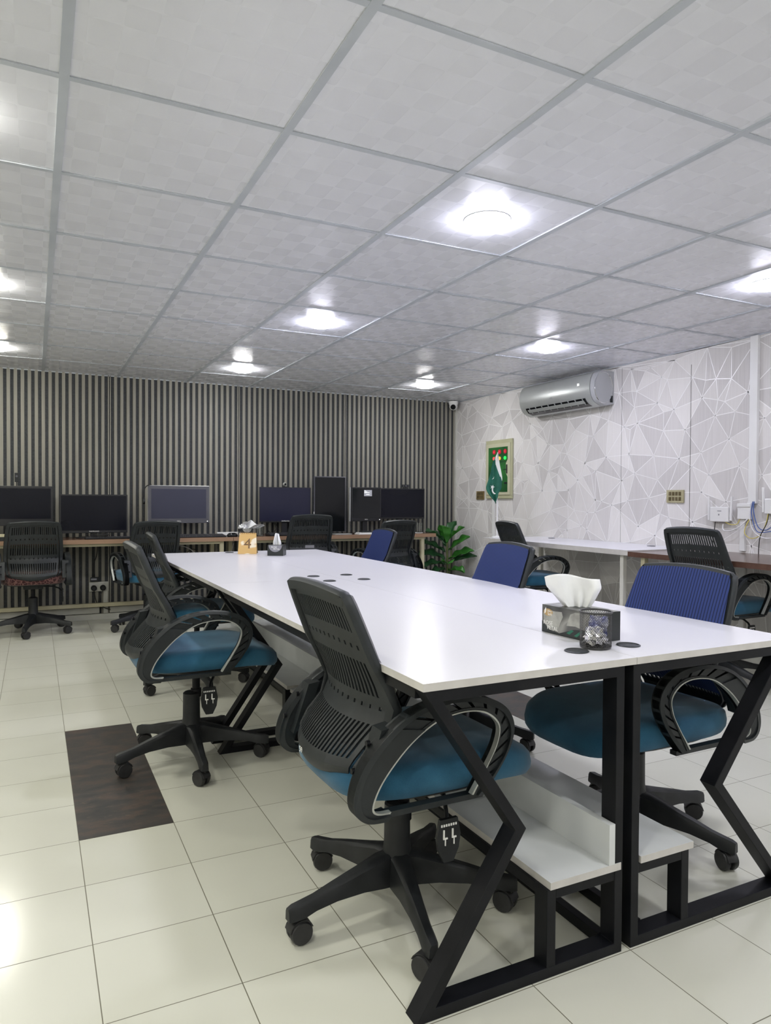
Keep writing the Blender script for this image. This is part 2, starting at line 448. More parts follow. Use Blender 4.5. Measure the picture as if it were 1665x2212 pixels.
b = MB(); b.box(XL - .12, XL, YB, YF, 0, CZ); struct(b.build('wall_left', m_plain))
b = MB(); b.box(XL, XR, YB - .12, YB, 0, CZ); struct(b.build('wall_front', m_plain))
b = MB(); b.box(XR - .02, XR - .0015, YF - .045, YF - .014, 0.12, CZ - .01); struct(b.build('trim_2', m_skirt))

# ------------------------------------------------------------------ ceiling lamps
def lamp_mat(name, colr):
    return mat(name, (.9, .9, .9), .5, emit=colr, estr=LAMP_POWER)
LM = {'w': lamp_mat('lamp_warm', WARM), 'm': lamp_mat('lamp_mid', MIDC), 'c': lamp_mat('lamp_cool', COOL)}
lamps = [(-1.97, -1.3, 'w', None), (-1.97, .57, 'w', None), (-1.97, 2.47, 'w', None), (-1.97, 4.39, 'w', None),
         (-.15, -1.3, 'm', None), (-.15, .57, 'w', None), (-.27, 2.47, 'w', None),
         (-.245, 4.41, 'w', 'round ceiling downlight at the left edge of the photo, nearer of the two there'),
         (-.265, 6.25, 'w', 'round ceiling downlight at the left edge of the photo close to the fluted wall'),
         (1.68, -1.3, 'm', None), (1.68, .57, 'm', None),
         (1.678, 2.464, 'c', 'largest bright round ceiling downlight above the white table'),
         (1.685, 4.387, 'c', 'round ceiling downlight second nearest in the middle row'),
         (1.67, 6.271, 'm', 'round ceiling downlight in the middle row nearest the fluted wall'),
         (3.49, -1.3, 'm', None), (3.49, .57, 'c', None),
         (3.487, 2.495, 'c', 'round ceiling downlight cut by the right edge of the photo'),
         (3.498, 4.313, 'c', 'round ceiling downlight in front of the air conditioner'),
         (3.542, 6.28, 'm', 'round ceiling downlight near the corner with the white camera')]
for (x, y, k_, lab) in lamps:
    if lab is None: lab = 'round ceiling downlight behind or beside the camera, out of view'
    t = thing('ceiling_light', lab, 'ceiling light', (x, y, CZ), group='round downlights in the tiled ceiling')
    b = MB(); b.lathe((0, 0, 0), [(.055, -.0005), (.095, -.0005), (.096, -.003), (.0905, -.005), (.084, -.004)], 32)
    b.build('trim_ring', m_white, t, smooth=True)
    b = MB(); b.lathe((0, 0, 0), [(.090, -.0015), (.089, -.010), (.081, -.020), (.06, -.028), (.03, -.033), (.004, -.034)], 32)
    b.build('diffuser', LM[k_], t, smooth=True)

# ------------------------------------------------------------------ WHITE Z-LEG DESKS
def offset_poly(P, w):
    """inward mitred offset of a counter-clockwise polygon"""
    n = len(P); out = []
    for i in range(n):
        a, p, c = Vector(P[i - 1]), Vector(P[i]), Vector(P[(i + 1) % n])
        d1 = (p - a).normalized(); d2 = (c - p).normalized()
        n1 = Vector((-d1.y, d1.x)); n2 = Vector((-d2.y, d2.x))
        m_ = (n1 + n2); m_ = m_ / m_.length_squared * 2 if m_.length > 1e-6 else n1
        out.append(tuple(p + m_ * w))
    return out
def frame_ring(b, P, w, y0, y1):
    ar = sum(P[i - 1][0] * P[i][1] - P[i][0] * P[i - 1][1] for i in range(len(P)))
    if ar < 0: P = P[::-1]
    Q = offset_poly(P, w); n = len(P)
    vs = [(p[0], y, p[1]) for y in (y0, y1) for p in P] + [(p[0], y, p[1]) for y in (y0, y1) for p in Q]
    fs = []
    for i in range(n):
        j = (i + 1) % n
        fs += [(i, j, 2*n + j, 2*n + i), (n + j, n + i, 3*n + i, 3*n + j), (j, i, n + i, n + j), (2*n + i, 2*n + j, 3*n + j, 3*n + i)]
    b.add(vs, fs)
TZ = .75
def make_desk(side, label):
    """local origin at the seam line on the floor, near end at y=0; side -1 = left, +1 = right"""
    t = thing('white_desk', label, 'desk', (1.380, 1.335, 0), group='white desks pushed together as one table')
    s = side; W_, LEN = .626, 1.982
    b = MB(); xa, xb = sorted((s * .0006, s * W_))
    b.box(xa, xb, .0005, LEN - .0005, TZ - .018, TZ, 1); b.m[-5] = 0
    b.build('tabletop', [m_top, m_edge], t)
    for gy in (.122, LEN - .122 + .02):
        b = MB(); b.lathe((s * .092, gy, TZ + .0005), [(.032, 0), (.0325, .0015), (.030, .003), (.027, .003), (.026, .0012), (.001, .0012)], 32)
        b.build('cable_grommet', m_softblack, t, smooth=True)
    # end frames shaped like a bent Z
    e = (.376 if s < 0 else .33); ez = (.378 if s < 0 else .366); pin = .028
    P = [(s * .638, 0), (s * (.040 if s < 0 else -.010), 0), (s * (.040 if s < 0 else -.010), TZ - .0185), (s * (W_ - .002), TZ - .0185), (s * e, ez)]
    ip = .28 if s < 0 else .20
    for y0 in (.0, LEN - .155):
        b = MB(); frame_ring(b, P, .026, y0 + .002, y0 + .052)
        x0, x1 = sorted((s * ip, s * (ip - .027)))
        b.box(x0, x1, y0 + .003, y0 + .051, .02, .2134)
        x0, x1 = sorted((s * (ip - .0272), s * (.05 if s < 0 else .0)))
        b.box(x0, x1, y0 + .0035, y0 + .0505, .188, .2135)
        b.build('leg_frame', m_blackmetal, t, bevel=.0015)
    b = MB()
    for xx in (s * (W_ - .02), s * .03):
        b.box(xx - .0125, xx + .0125, .052, LEN - .155, TZ - .046, TZ - .0187)
    x0, x1 = sorted((s * ip, s * (ip - .027)))
    b.box(x0, x1, .05, LEN - .155, .188, .2133)
    x0, x1 = sorted((s * .05, s * .075))
    b.box(x0, x1, .05, LEN - .155, .0, .03)
    b.build('long_rail', m_blackmetal, t, bevel=.0015)
    b = MB(); x0, x1 = sorted((s * (ip - .008 if s < 0 else ip + .014), s * (.047 if s < 0 else -.0)))
    if s > 0: x0 = .022
    b.box(x0, x1, .0, LEN - .045, .2136, .2318, 1); b.m[-5] = 0
    b.build('low_shelf', [m_shelf, m_edge], t)
    if s < 0:
        b = MB(); b.box(-.087, -.068, .0, LEN - .045, .232, .334); b.build('divider_board', [m_shelf], t)
    return t
d1 = make_desk(-1, 'white desk with black Z legs, front left quarter of the big table')
d2 = make_desk(1, 'white desk with black Z legs, front right quarter of the big table')
d3 = dup(d1); d3.location.y += 1.982; d3['label'] = 'white desk with black Z legs, far left quarter of the big table'
d4 = dup(d2); d4.location.y += 1.982; d4['label'] = 'white desk with black Z legs, far right quarter of the big table'

# ------------------------------------------------------------------ OFFICE CHAIRS
PROF = [(-.262, .503), (-.274, .517), (-.276, .537), (-.245, .575), (-.198, .615), (-.172, .66), (-.176, .70), (-.190, .75), (-.214, .82), (-.242, .89), (-.264, .945), (-.270, .962)]
PC = catmull([(p[0], p[1], 0) for p in PROF], 8)
def prof_at(z):
    for i in range(len(PC) - 1):
        if PC[i].y <= z <= PC[i + 1].y:
            t = (z - PC[i].y) / max(1e-6, PC[i + 1].y - PC[i].y)
            return PC[i].x + t * (PC[i + 1].x - PC[i].x)
    return PC[0].x if z < PC[0].y else PC[-1].x
def halfw(z):
    P = [(.503, .155), (.511, .180), (.525, .198), (.56, .212), (.62, .222), (.70, .226), (.80, .220), (.90, .210), (.945, .203), (.965, .185)]
    if z <= P[0][0]: return P[0][1]
    for a, c_ in zip(P, P[1:]):
        if z <= c_[0]: return a[1] + (c_[1] - a[1]) * (z - a[0]) / (c_[0] - a[0])
    return P[-1][1]
def bp(z, t, off=0.0):
    """point of the back: z height parameter, t lateral -1..1, off forwards"""
    low = max(0, min(1, (.66 - z) / .12))
    zz = z + .014 * (1 - t * t) * max(0, min(1, (z - .7) / .2)) - .016 * (1 - t * t) * low
    x = prof_at(z) - .016 * (1 - t * t) + t * t * (.012 * low + .036 * max(0, min(1, (.80 - z) / .14))) + off
    return (x, t * halfw(z), zz)

def make_back(parent):
    # plate with slots and dots
    nslot = 21; ts = []
    T = .84
    cols = [-T]
    pw = 2 * (T - .06) / nslot
    for i in range(nslot):
        a = -(T - .06) + i * pw
        cols += [a + pw * .27, a + pw * .78]
    cols.append(T)
    rows = [(.504, 0), (.511, 0), (.52, 0), (.534, 0), (.552, 's'), (.585, 's'), (.622, 0), (.655, 'd'), (.666, 0), (.692, 's'), (.72, 's'), (.75, 's'), (.78, 0), (.812, 'd'), (.823, 0), (.855, 's'), (.885, 's'), (.915, 0), (.93, 0), (.945, None)]
    b = MB(); nc = len(cols)
    vs = [bp(z, t, .004) for z, _ in rows for t in cols]; fs = []
    for r in range(len(rows) - 1):
        k = rows[r][1]
        for c_ in range(nc - 1):
            hole = (c_ % 2 == 1)
            if k == 's' and hole: continue
            if k == 'd' and hole and ((c_ - 1) // 2) % 2 == 0: continue
            a = r * nc + c_; fs.append((a, a + 1, a + 1 + nc, a + nc))
    b.add(vs, fs)
    o = b.build('backrest', m_softblack, parent, smooth=True)
    # solid rim added to the same mesh
    rim = MB()
    path = []
    zs = [.504, .510, .52, .54, .575, .62, .67, .73, .79, .85, .90, .93, .95]
    for z in zs: path.append((z, -1.0))
    for t in (-.97, -.9, -.75, -.5, -.25, 0, .25, .5, .75, .9, .97): path.append((.960, t))
    for z in zs[::-1]: path.append((z, 1.0))
    rings = []
    for (z, t) in path:
        if abs(t) == 1.0:
            f = max(0.25, min(1, (z - .5) / .2)); wv = .032 * (.55 + .45 * f); th = .013 * f + .004
            tin = (1 - wv / halfw(z)) * (1 if t > 0 else -1)
            po, pi_ = Vector(bp(z, t)), Vector(bp(z, tin))
        else:
            th = .017
            po, pi_ = Vector(bp(.962, t)), Vector(bp(.927, t * .93))
        fwd = Vector((1, 0, 0)) if abs(t) == 1.0 else Vector((.96, 0, .28))
        mid = (po + pi_) / 2; hh = (po - pi_) / 2
        ring = []
        for (a, h_) in ((1, .3), (.75, 1), (-.75, 1), (-1, .3), (-1, -.3), (-.75, -1), (.75, -1), (1, -.3)):
            ring.append(mid + hh * a * 1.0 + fwd * h_ * th * .8)
        rings.append(ring)
    rim.rings(rings)
    # lower lip strip closes the bottom of the plate
    me2 = rim.build('tmp', m_softblack, None, smooth=True).data
    bm = bmesh.new(); bm.from_mesh(o.data)
    # thickness for the plate
    geom = bmesh.ops.solidify(bm, geom=bm.faces[:], thickness=.0055)
    bm.from_mesh(me2)
    bm.to_mesh(o.data); bm.free()
    for p in o.data.polygons: p.use_smooth = True
    o.data.set_sharp_from_angle(angle=radians(40))
    tmpo = [x for x in bpy.data.objects if x.data == me2][0]; bpy.data.objects.remove(tmpo)
    return o
def make_backmesh(parent, m):
    b = MB(); zs = [.57, .60, .64, .68, .72, .76, .80, .84, .88, .91, .935, .952]; T = [i / 12 for i in range(-12, 13)]
    vs = []
    for z in zs:
        for t in T:
            p = bp(z, t * .955, .021 + .008 * (1 - t * t)); vs.append(p)
    n = len(T); b.add(vs, [(r * n + c_, r * n + c_ + 1, (r + 1) * n + c_ + 1, (r + 1) * n + c_) for r in range(len(zs) - 1) for c_ in range(n - 1)])
    return b.build('mesh_panel', m, parent, smooth=True)

OUT = [(-.20, .432), (-.25, .436), (-.280, .462), (-.283, .505), (-.262, .56), (-.220, .612), (-.160, .660), (-.085, .690), (.0, .699), (.085, .688), (.145, .657), (.172, .610), (.163, .557), (.125, .497), (.075, .440)]
INN = [(-.19, .446), (-.225, .450), (-.238, .468), (-.222, .510), (-.188, .555), (-.137, .604), (-.075, .643), (-.02, .659), (.04, .662), (.09, .649), (.125, .615), (.120, .568), (.090, .515), (.068, .482), (.046, .448)]
def make_arm(parent, s):
    O = catmull([(p[0], p[1], 0) for p in OUT], 6); I = catmull([(p[0], p[1], 0) for p in INN], 6)
    n = len(O); Y = s * .262
    b = MB()
    rings = []
    for i in range(n):
        o_, i_ = O[i], I[i]; d = (i_ - o_); dl = d.length; d = d / max(dl, 1e-6)
        f = i / (n - 1)
        w = .021 if f > .2 else .021 + .008 * (1 - f / .2)
        th = .017
        if .25 < f < .62: w += .004 * sin(pi * (f - .25) / .37)
        ya, yb = Y - w, Y + w
        q = o_ + d * th
        lean = 0
        rings.append([(o_.x, ya + .004, o_.y), (o_.x, yb - .004, o_.y), (q.x, yb, q.y), (q.x, ya, q.y)])
    b.rings(rings)
    # inner black band
    rings = []
    for i in range(n):
        o_, i_ = O[i], I[i]; d = (i_ - o_).normalized()
        q = i_ - d * .009
        rings.append([(i_.x, Y - .016, i_.y), (i_.x, Y + .016, i_.y), (q.x, Y + .016, q.y), (q.x, Y - .016, q.y)])
    b.rings(rings)
    # web: solid ear at the rear, lattice on top and front
    for i in range(n - 1):
        f = i / (n - 1)
        if f > .42 and (i % 4) == 1 and f < .93: continue
        wy = .013 if f > .40 else .019
        o1, i1, o2, i2 = O[i], I[i], O[i + 1], I[i + 1]
        sh = Vector((.0, 0, 0))
        b.rings([[(o1.x, Y - wy, o1.y), (o1.x, Y + wy, o1.y), (i1.x, Y + wy, i1.y), (i1.x, Y - wy, i1.y)],
                 [(o2.x, Y - wy, o2.y), (o2.x, Y + wy, o2.y), (i2.x, Y + wy, i2.y), (i2.x, Y - wy, i2.y)]])
    # tie bar under the seat and bolts to the back
    b.box(-.22, .085, Y - .012 - s * .01, Y + .012 - s * .01, .430, .444)
    b.rings([[(-.252, Y - s * .05, .50), (-.252, Y, .50), (-.215, Y, .515), (-.215, Y - s * .05, .515)],
             [(-.205, Y - s * .05, .64), (-.205, Y, .64), (-.17, Y, .645), (-.17, Y - s * .05, .645)]])
    arm = b.build('armrest', m_softblack, parent, smooth=True)
    b = MB(); rings = []
    for i in range(n):
        o_, i_ = O[i], I[i]; d = (i_ - o_).normalized(); q = i_ + d * .0055
        y1, y0 = (Y + s * .018, Y + s * .002)
        rings.append([(i_.x, y0, i_.y), (i_.x, y1, i_.y), (q.x, y1, q.y), (q.x, y0, q.y)])
    b.rings(rings); b.build('armrest_trim', m_silver, arm, smooth=True)
    for (x, z) in ((-.250, .548), (-.212, .608)):
        b = MB(); b.cyl((x - .005, Y - s * .022, z), .007, x - .023, x - .014, 14, axis='x')
        b.build('bolt', m_blackmetal, arm, smooth=True)
    return arm
def superell(rx, ry, n, e, cx=0, cy=0, z=0):
    r = []
    for i in range(n):
        a = 2 * pi * i / n; c_, s_ = cos(a), sin(a)
        r.append((cx + rx * abs(c_) ** (2 / e) * (1 if c_ >= 0 else -1), cy + ry * abs(s_) ** (2 / e) * (1 if s_ >= 0 else -1), z))
    return r
def make_seat(parent, m):
    b = MB(); rings = []
    lv = [(.72, .449), (.90, .447), (.965, .452), (.995, .468), (1.0, .485), (.985, .502), (.94, .515), (.85, .524), (.65, .531), (.40, .534), (.15, .535), (.02, .535)]
    for k, z in lv:
        R = superell(.305 * k, .247 * k, 48, 3.7 if k > .5 else 2.6, .032, 0, z)
        rr = []
        for (x, y, zz) in R:
            fr = max(0, (x - .14) / .18); zz = zz - .030 * fr * fr
            zz += (.012 * (y / .245) ** 2 if z > .5 else 0)
            rr.append((x, y, zz))
        rings.append(rr)
    b.rings(rings)
    return b.build('seat', m, parent, smooth=True)
def make_chair(label, seat_m, mesh_m, dz=0.0, base_rot=15, group=None):
    t = thing('office_chair', label, 'office chair', group=group)
    parts = [make_seat(t, seat_m), make_back(t), make_backmesh(t, mesh_m), make_arm(t, -1), make_arm(t, 1)]
    b = MB()
    b.rings([superell(.245, .215, 32, 3.2, .035, 0, .436), superell(.268, .232, 32, 3.2, .035, 0, .4475)])
    b.box(-.09, .11, -.075, .075, .395, .437); b.box(-.14, .02, -.03, .03, .41, .436)
    parts.append(b.build('seat_pan', m_blackplastic, t, smooth=True, bevel=.004))
    b = MB(); b.tube([(.05, -.06, .405), (.04, -.15, .40), (.015, -.20, .385), (.005, -.222, .36)], .006)
    tc = .003
    b.rings([[(tc + sx_ * w_, yy_, z_) for sx_, yy_ in ((-1, -.235), (-1, -.225), (1, -.225), (1, -.235))] for w_, z_ in ((.026, .378), (.035, .335), (.030, .30), (.014, .268))])
    lever = b.build('height_lever', m_blackplastic, t, smooth=True)
    b = MB()
    for k_ in (0, 1):
        x = tc - .018 + .026 * k_
        b.box(x, x + .004, -.2375, -.235, .332, .352); b.box(x, x + .013, -.2375, -.235, .328, .332); b.box(x + .005, x + .0075, -.2375, -.235, .312, .328)
    for q in range(7): b.box(tc - .024 + .007 * q, tc - .020 + .007 * q, -.2365, -.235, .360, .366)
    b.build('lever_icons', m_printwhite, lever)
    parts.append(lever)
    b = MB(); b.cyl((0, 0), .017, .27, .40, 20); b.cyl((0, 0), .023, .285, .32, 20)
    parts.append(b.build('gas_lift', m_blackmetal, t, smooth=True))
    for p in parts: p.location = (.02, 0, dz)
    # star base stays on the floor
    b = MB(); b.lathe((0, 0, 0), [(.030, .075), (.046, .085), (.046, .150), (.040, .165), (.037, .19), (.036, .295), (.030, .30)], 28)
    b.build('column_cover', m_blackplastic, t, smooth=True)
    for k_ in range(5):
        a = radians(base_rot + 72 * k_)
        u = Vector((cos(a), sin(a), 0)); v = Vector((-sin(a), cos(a), 0))
        b = MB(); rings = []
        for (r, zt, zb, hw) in ((.02, .165, .080, .034), (.06, .163, .082, .031), (.12, .147, .086, .025), (.20, .127, .084, .020), (.26, .110, .076, .018), (.295, .104, .066, .018), (.322, .100, .064, .017), (.336, .095, .064, .012)):
            rings.append([u * r + v * (-hw) + Vector((0, 0, zb)), u * r + v * hw + Vector((0, 0, zb)), u * r + v * hw * .85 + Vector((0, 0, zt - .008)), u * r + v * hw * .5 + Vector((0, 0, zt)),
                          u * r - v * hw * .5 + Vector((0, 0, zt)), u * r - v * hw * .85 + Vector((0, 0, zt - .008))])
        b.rings(rings)
        leg = b.build('leg', m_blackplastic, t, smooth=True)
        sw = a + rnd.uniform(-1, 1) * 1.1 + pi
        d = Vector((cos(sw), sin(sw), 0)); e = Vector((-sin(sw), cos(sw), 0)); c0 = u * .318
        b = MB(); b.tube([c0 + Vector((0, 0, .074)), c0 + Vector((0, 0, .045))], .0085, 10)
        wc = c0 + d * .016 + Vector((0, 0, .0306))
        for sgn in (-1, 1):
            prof = [(.001, .0055), (.025, .0055), (.0302, .008), (.0305, .017), (.0275, .0235), (.001, .0245)]
            rings = [[wc + e * (sgn * h) + (d * cos(2*pi*j/20) + Vector((0, 0, 1)) * sin(2*pi*j/20)) * r for j in range(20)] for r, h in prof]
            b.rings(rings)
        rings = []
        for j in range(9):
            ang = radians(20 + 150 * j / 8); q = wc + (d * cos(ang) + Vector((0, 0, 1)) * sin(ang)) * .0335
            q2 = wc + (d * cos(ang) + Vector((0, 0, 1)) * sin(ang)) * .0308
            rings.append([q - e * .019, q + e * .019, q2 + e * .019, q2 - e * .019])
        b.rings(rings)
        b.tube([wc - e * .018, wc + e * .018], .006, 8)
        b.build('caster', m_rubber, leg, smooth=True)
    return t
CH = 'office chairs with slotted black backs'
proto = make_chair('office chair with teal seat in the left foreground, nearest to the camera', m_seat, m_blackmesh, -.038, 41, CH)
proto.location = (.915, 1.765, 0); proto.rotation_euler.z = radians(1)
def chair(label, x, y, deg, dz=0, base=None, seat=None, mesh=None):
    c_ = dup(proto); c_.location = (x, y, 0); c_.rotation_euler.z = radians(deg); c_['label'] = label
    for ch in kids(c_):
        nm = ch.name.split('.')[0]
        if nm in ('leg', 'column_cover'):
            if base is not None: ch.rotation_euler.z = radians(base - deg - 41)
        else: ch.location = (.02, 0, dz)
        if nm == 'seat' and seat: ch.data = ch.data.copy(); ch.data.materials[0] = seat
        if nm == 'mesh_panel' and mesh: ch.data = ch.data.copy(); ch.data.materials[0] = mesh
    return c_
chair('office chair with teal seat on the left of the table, beside the dark floor tiles', .618, 3.165, 1, -.008, 52)
chair('office chair with teal seat half hidden behind another, at the far left of the table', .875, 4.42, -3, -.03, 60)
r1 = chair('office chair with blue striped back and teal seat at the near right of the table', 1.835, 1.785, 181, -.05, 0, mesh=m_bluemesh)
chair('office chair with blue striped back behind the large tissue box', 1.825, 2.84, 176, -.03, 20, mesh=m_bluemesh)
chair('office chair with blue back at the far right of the table, smallest blue one', 2.12, 4.80, 177, -.045, 30, mesh=m_bluemesh)
chair('office chair with maroon patterned seat at the back desk, far left', -.01, 6.72, 92, -.02, 258, seat=m_maroon)
chair('office chair with blue seat at the back desk, turned, beside the wall sockets', .90, 6.56, 101, -.02, 200)
c1 = chair('office chair with a grey label on its back, before the tall upright screen', 2.36, 6.55, 87, .03, 10)
c2 = chair('office chair at the right end of the back desk near the plant', 3.08, 6.25, 100, -.02, 30)
chair('office chair with blue seat under the white wall desk', 3.81, 4.87, -10, 0, 20, mesh=m_clearmesh)
chair('office chair with blue seat at the dark brown desk by the routers', 3.90, 3.12, 2, .015, 50, mesh=m_clearmesh)
# marks on chair backs
text('back_marking', '59', .022, m_printwhite, proto, (-.276, .035, .478), (radians(90), 0, radians(-90)))
b = MB(); b.box(-.008, 0, -.045, .045, -.014, .014); o = b.build('back_label', m_printgrey, c1, bevel=.002); o.location = (-.1665, .0, .695)
b = MB(); b.box(-.004, 0, -.012, .012, -.005, .005); o = b.build('back_label', m_printwhite, c2, bevel=.001); o.location = (-.2725, .0, .508)

# ------------------------------------------------------------------ BACK DESKS
DZ = .782; DY0 = 6.70
def back_desk(label, x0, x1, legs):
    t = thing('wooden_desk', label, 'desk', (x0, DY0, 0), group='wooden desks along the fluted wall')
    w = x1 - x0; d = YF - .016 - DY0
    b = MB(); b.box(0.001, w - .001, 0, d, DZ - .038, DZ - .0005, 0); b.box(.0015, w - .0015, .002, d - .001, DZ - .0005, DZ, 1)
    b.build('desktop', [m_wood, m_woodtop], t)
    for lx in legs:
        for yy, z0 in ((.045, 0), (d - .06, 0)):
            b = MB(); b.box(lx - .019, lx + .019, yy, yy + .038, 0, DZ - .039); b.build('leg', m_cream, t, bevel=.002)
    b = MB(); b.box(legs[0], legs[-1], d - .10, d - .062, .13, .165) if len(legs) > 1 else None
    if b.v: b.build('foot_rail', m_cream, t, bevel=.002)
    b = MB(); b.box(legs[0], legs[-1], .05, .08, DZ - .065, DZ - .0395); b.box(legs[0], legs[-1], d - .058, d - .025, DZ - .065, DZ - .0395); b.build('top_rail', m_cream, t, bevel=.002)
    return t
back_desk('long wooden desk along the fluted wall, left part under the three left screens', -1.9, 1.70, (.06, 1.0, 3.50))
back_desk('long wooden desk along the fluted wall, right part ending beside the plant', 1.7015, 3.93, (.08, 2.09))

# right wall desks
t = thing('white_wall_desk', 'narrow white desk on white legs along the wallpapered wall under the air conditioner', 'desk', (3.80, 3.78, 0))
b = MB(); b.box(0, .688, 0, 1.83, .776, .794, 1); b.m[-5] = 0
b.box(-.0005, .004, 0, 1.83, .757, .776, 1)
b.build('desktop', [m_top, m_edge], t)
for yy in (.09, 1.74):
    for xx in (.05, .62):
        b = MB(); b.box(xx - .017, xx + .017, yy - .017, yy + .017, 0, .776); b.build('leg', m_whitemetal, t, bevel=.002)
for yy in (.30, 1.5):
    b = MB(); b.lathe((.55, yy, .7948), [(.032, 0), (.032, .002), (.027, .002), (.026, .001), (.001, .001)], 24); b.build('cable_grommet', m_softblack, t, smooth=True)
t = thing('brown_desk', 'dark brown desk along the wallpapered wall below the routers', 'desk', (3.80, 1.55, 0))
b = MB(); b.box(0, .688, 0, 2.229, .752, .786, 1); b.box(.001, .687, .001, 2.228, .786, .7865, 0); b.build('desktop', [m_woodtop, m_brownedge], t)
for yy in (.1, 2.12):
    for xx in (.05, .62):
        b = MB(); b.box(xx - .018, xx + .018, yy - .018, yy + .018, 0, .752); b.build('leg', m_cream, t, bevel=.002)

# ------------------------------------------------------------------ MONITORS
def monitor(label, x0, x1, z0, z1, y, scr=m_screen, bez=m_bezel, bw=.014, chin=.02, logo=None, stand=True, led=False, rz=0, thick=.03, base_w=.24, name='computer_monitor'):
    cx = (x0 + x1) / 2; w = x1 - x0; h = z1 - z0
    t = thing(name, label, 'monitor', (cx, y, DZ), rz, group='screens on the back desk')
    zo = z0 - DZ
    b = MB(); b.box(-w/2, w/2, 0, .012, zo, zo + h); b.rings([[(-w/2 + .02, .012, zo + .02), (w/2 - .02, .012, zo + .02), (w/2 - .02, .012, zo + h - .02), (-w/2 + .02, .012, zo + h - .02)],
        [(-w/2 + .07, thick + .02, zo + .07), (w/2 - .07, thick + .02, zo + .07), (w/2 - .07, thick + .02, zo + h - .06), (-w/2 + .07, thick + .02, zo + h - .06)]])
    b.build('housing', bez, t, bevel=.003)
    b = MB(); b.box(-w/2 + bw, w/2 - bw, -.0012, .002, zo + chin + bw * .5, zo + h - bw); b.build('screen', scr, t)
    if stand:
        b = MB(); b.rings([[(-.03, .03, .012), (.03, .03, .012), (.03, .055, .012), (-.03, .055, .012)], [(-.025, .035, zo + h * .5), (.025, .035, zo + h * .5), (.025, .05, zo + h * .5), (-.025, .05, zo + h * .5)]])
        b.build('stand_neck', m_bezel, t, bevel=.004)
        b = MB(); b.rings([superell(base_w/2, .085, 32, 3, 0, .045, .0005), superell(base_w/2, .085, 32, 3, 0, .045, .008), superell(base_w/2 * .8, .065, 32, 3, 0, .045, .013)]); b.build('stand_base', m_bezel, t, smooth=True)
    if logo: text('logo', logo, .014, m_printwhite, t, (0, -.0012, zo + .010 + chin * .3), (radians(90), 0, 0), xs=1.3)
    if led:
        b = MB(); b.box(w/2 - .022, w/2 - .014, -.002, .001, zo + .014, zo + .020); b.build('power_light', m_led, t)
    return t
monitor('large dark monitor cut off by the left edge of the photo', -.43, .152, .90, 1.247, 6.95, m_screen, m_bezel, .02, .05, rz=radians(1))
monitor('low wide dark monitor with a small white logo, second screen from the left', .20, .772, .829, 1.178, 6.93, m_screen, m_bezel, .012, .018, 'SAMSUNG', base_w=.3)
m3 = monitor('grey-screened computer with light edges and headphones on its corner', .955, 1.525, .91, 1.266, 6.95, m_screen_reflect, m_bezelgrey, .030, .03, 'DELL', led=True, base_w=.25)
b = MB(); b.box(-.289, .289, .004, .03, .91 - DZ + .004, 1.27 - DZ); o = b.build('silver_back', m_silverbody, m3, bevel=.006)
monitor('wide blue-tinted monitor with a round webcam on top', 2.033, 2.575, .908, 1.267, 6.97, m_screen_blue, m_bezel, .006, .012, 'SAMSUNG', rz=radians(-2))
t = monitor('tall monitor turned upright, tallest of all the screens', 2.60, 2.955, .806, 1.385, 6.93, m_screen_gloss, m_bezelgrey, .010, .0, base_w=.30)
b = MB(); b.box(-.181, -.176, -.0016, .002, .2, .235); b.build('logo_mark', m_printwhite, t)
t = monitor('squarish black monitor with a white notice shown on it, tilted towards the left', 2.985, 3.345, .915, 1.276, 6.86, m_screen_gloss, m_bezel, .014, .03, 'DELL', led=True, rz=radians(4))
b = MB(); b.box(-.03, .065, -.0022, -.0012, .40, .465); nt = b.build('on_screen_notice', mat('screen_notice', (.2, .2, .22), .4, emit=(.36, .37, .42), estr=.55), t)
b = MB()
for (a, c_, z) in ((-.026, -.008, .457), (-.026, .008, .447), (-.026, .035, .437), (-.005, .035, .418)): b.box(a, c_, -.0028, -.0022, z - .0025, z + .0015)
b.build('notice_text', mat('notice_text', (.9, .9, .9), .4, emit=(1, 1, 1), estr=.9), nt)
b = MB(); b.box(-.196, -.186, .008, .028, .135, .492); b.build('silver_edge', m_silverbody, t)
monitor('wide black monitor at the right end of the back desk with a webcam above', 3.36, 3.935, .935, 1.272, 6.97, m_screen, m_bezel, .012, .012, led=False, base_w=.26)
# webcams
def webcam(label, x, y, z, kind=0):
    t = thing('webcam', label, 'webcam', (x, y, z))
    b = MB()
    if kind == 0:
        b.box(-.025, .025, -.012, .012, .0, .008); b.tube([(0, 0, .008), (0, 0, .014)], .006)
        b.build('clip', m_blackplastic, t, bevel=.002)
        b = MB(); R = [[( .020 * cos(2*pi*j/20) * s_, yv, .030 + .020 * sin(2*pi*j/20) * s_) for j in range(20)] for s_, yv in ((.4, .02), (.9, .012), (1, 0), (.85, -.012), (.6, -.016))]
        b.rings(R); b.build('camera_ball', m_silverbody, t, smooth=True)
        b = MB(); b.cyl((0, 0, .030), .011, -.021, -.0155, 20, axis='y'); b.build('lens', m_screen_gloss, t, smooth=True)
    else:
        b.box(-.03, .03, -.012, .015, 0, .01); b.build('clip', m_blackplastic, t, bevel=.002)
        b = MB(); b.rings([superell(.048, .011, 24, 3, 0, 0, .0), superell(.048, .011, 24, 3, 0, 0, .03)])
        o = b.build('camera_body', m_blackplastic, t, bevel=.003); o.location = (0, 0, .012)
        b = MB(); b.cyl((-.03, 0, .027), .006, -.014, -.010, 14, axis='y'); b.cyl((.03, 0, .027), .006, -.014, -.010, 14, axis='y'); b.cyl((0, 0, .027), .009, -.014, -.010, 16, axis='y')
        b.build('lens', m_bezelgrey, t, smooth=True)
    return t
webcam('small round silver webcam on top of the blue-tinted monitor', 2.30, 6.985, 1.2672)
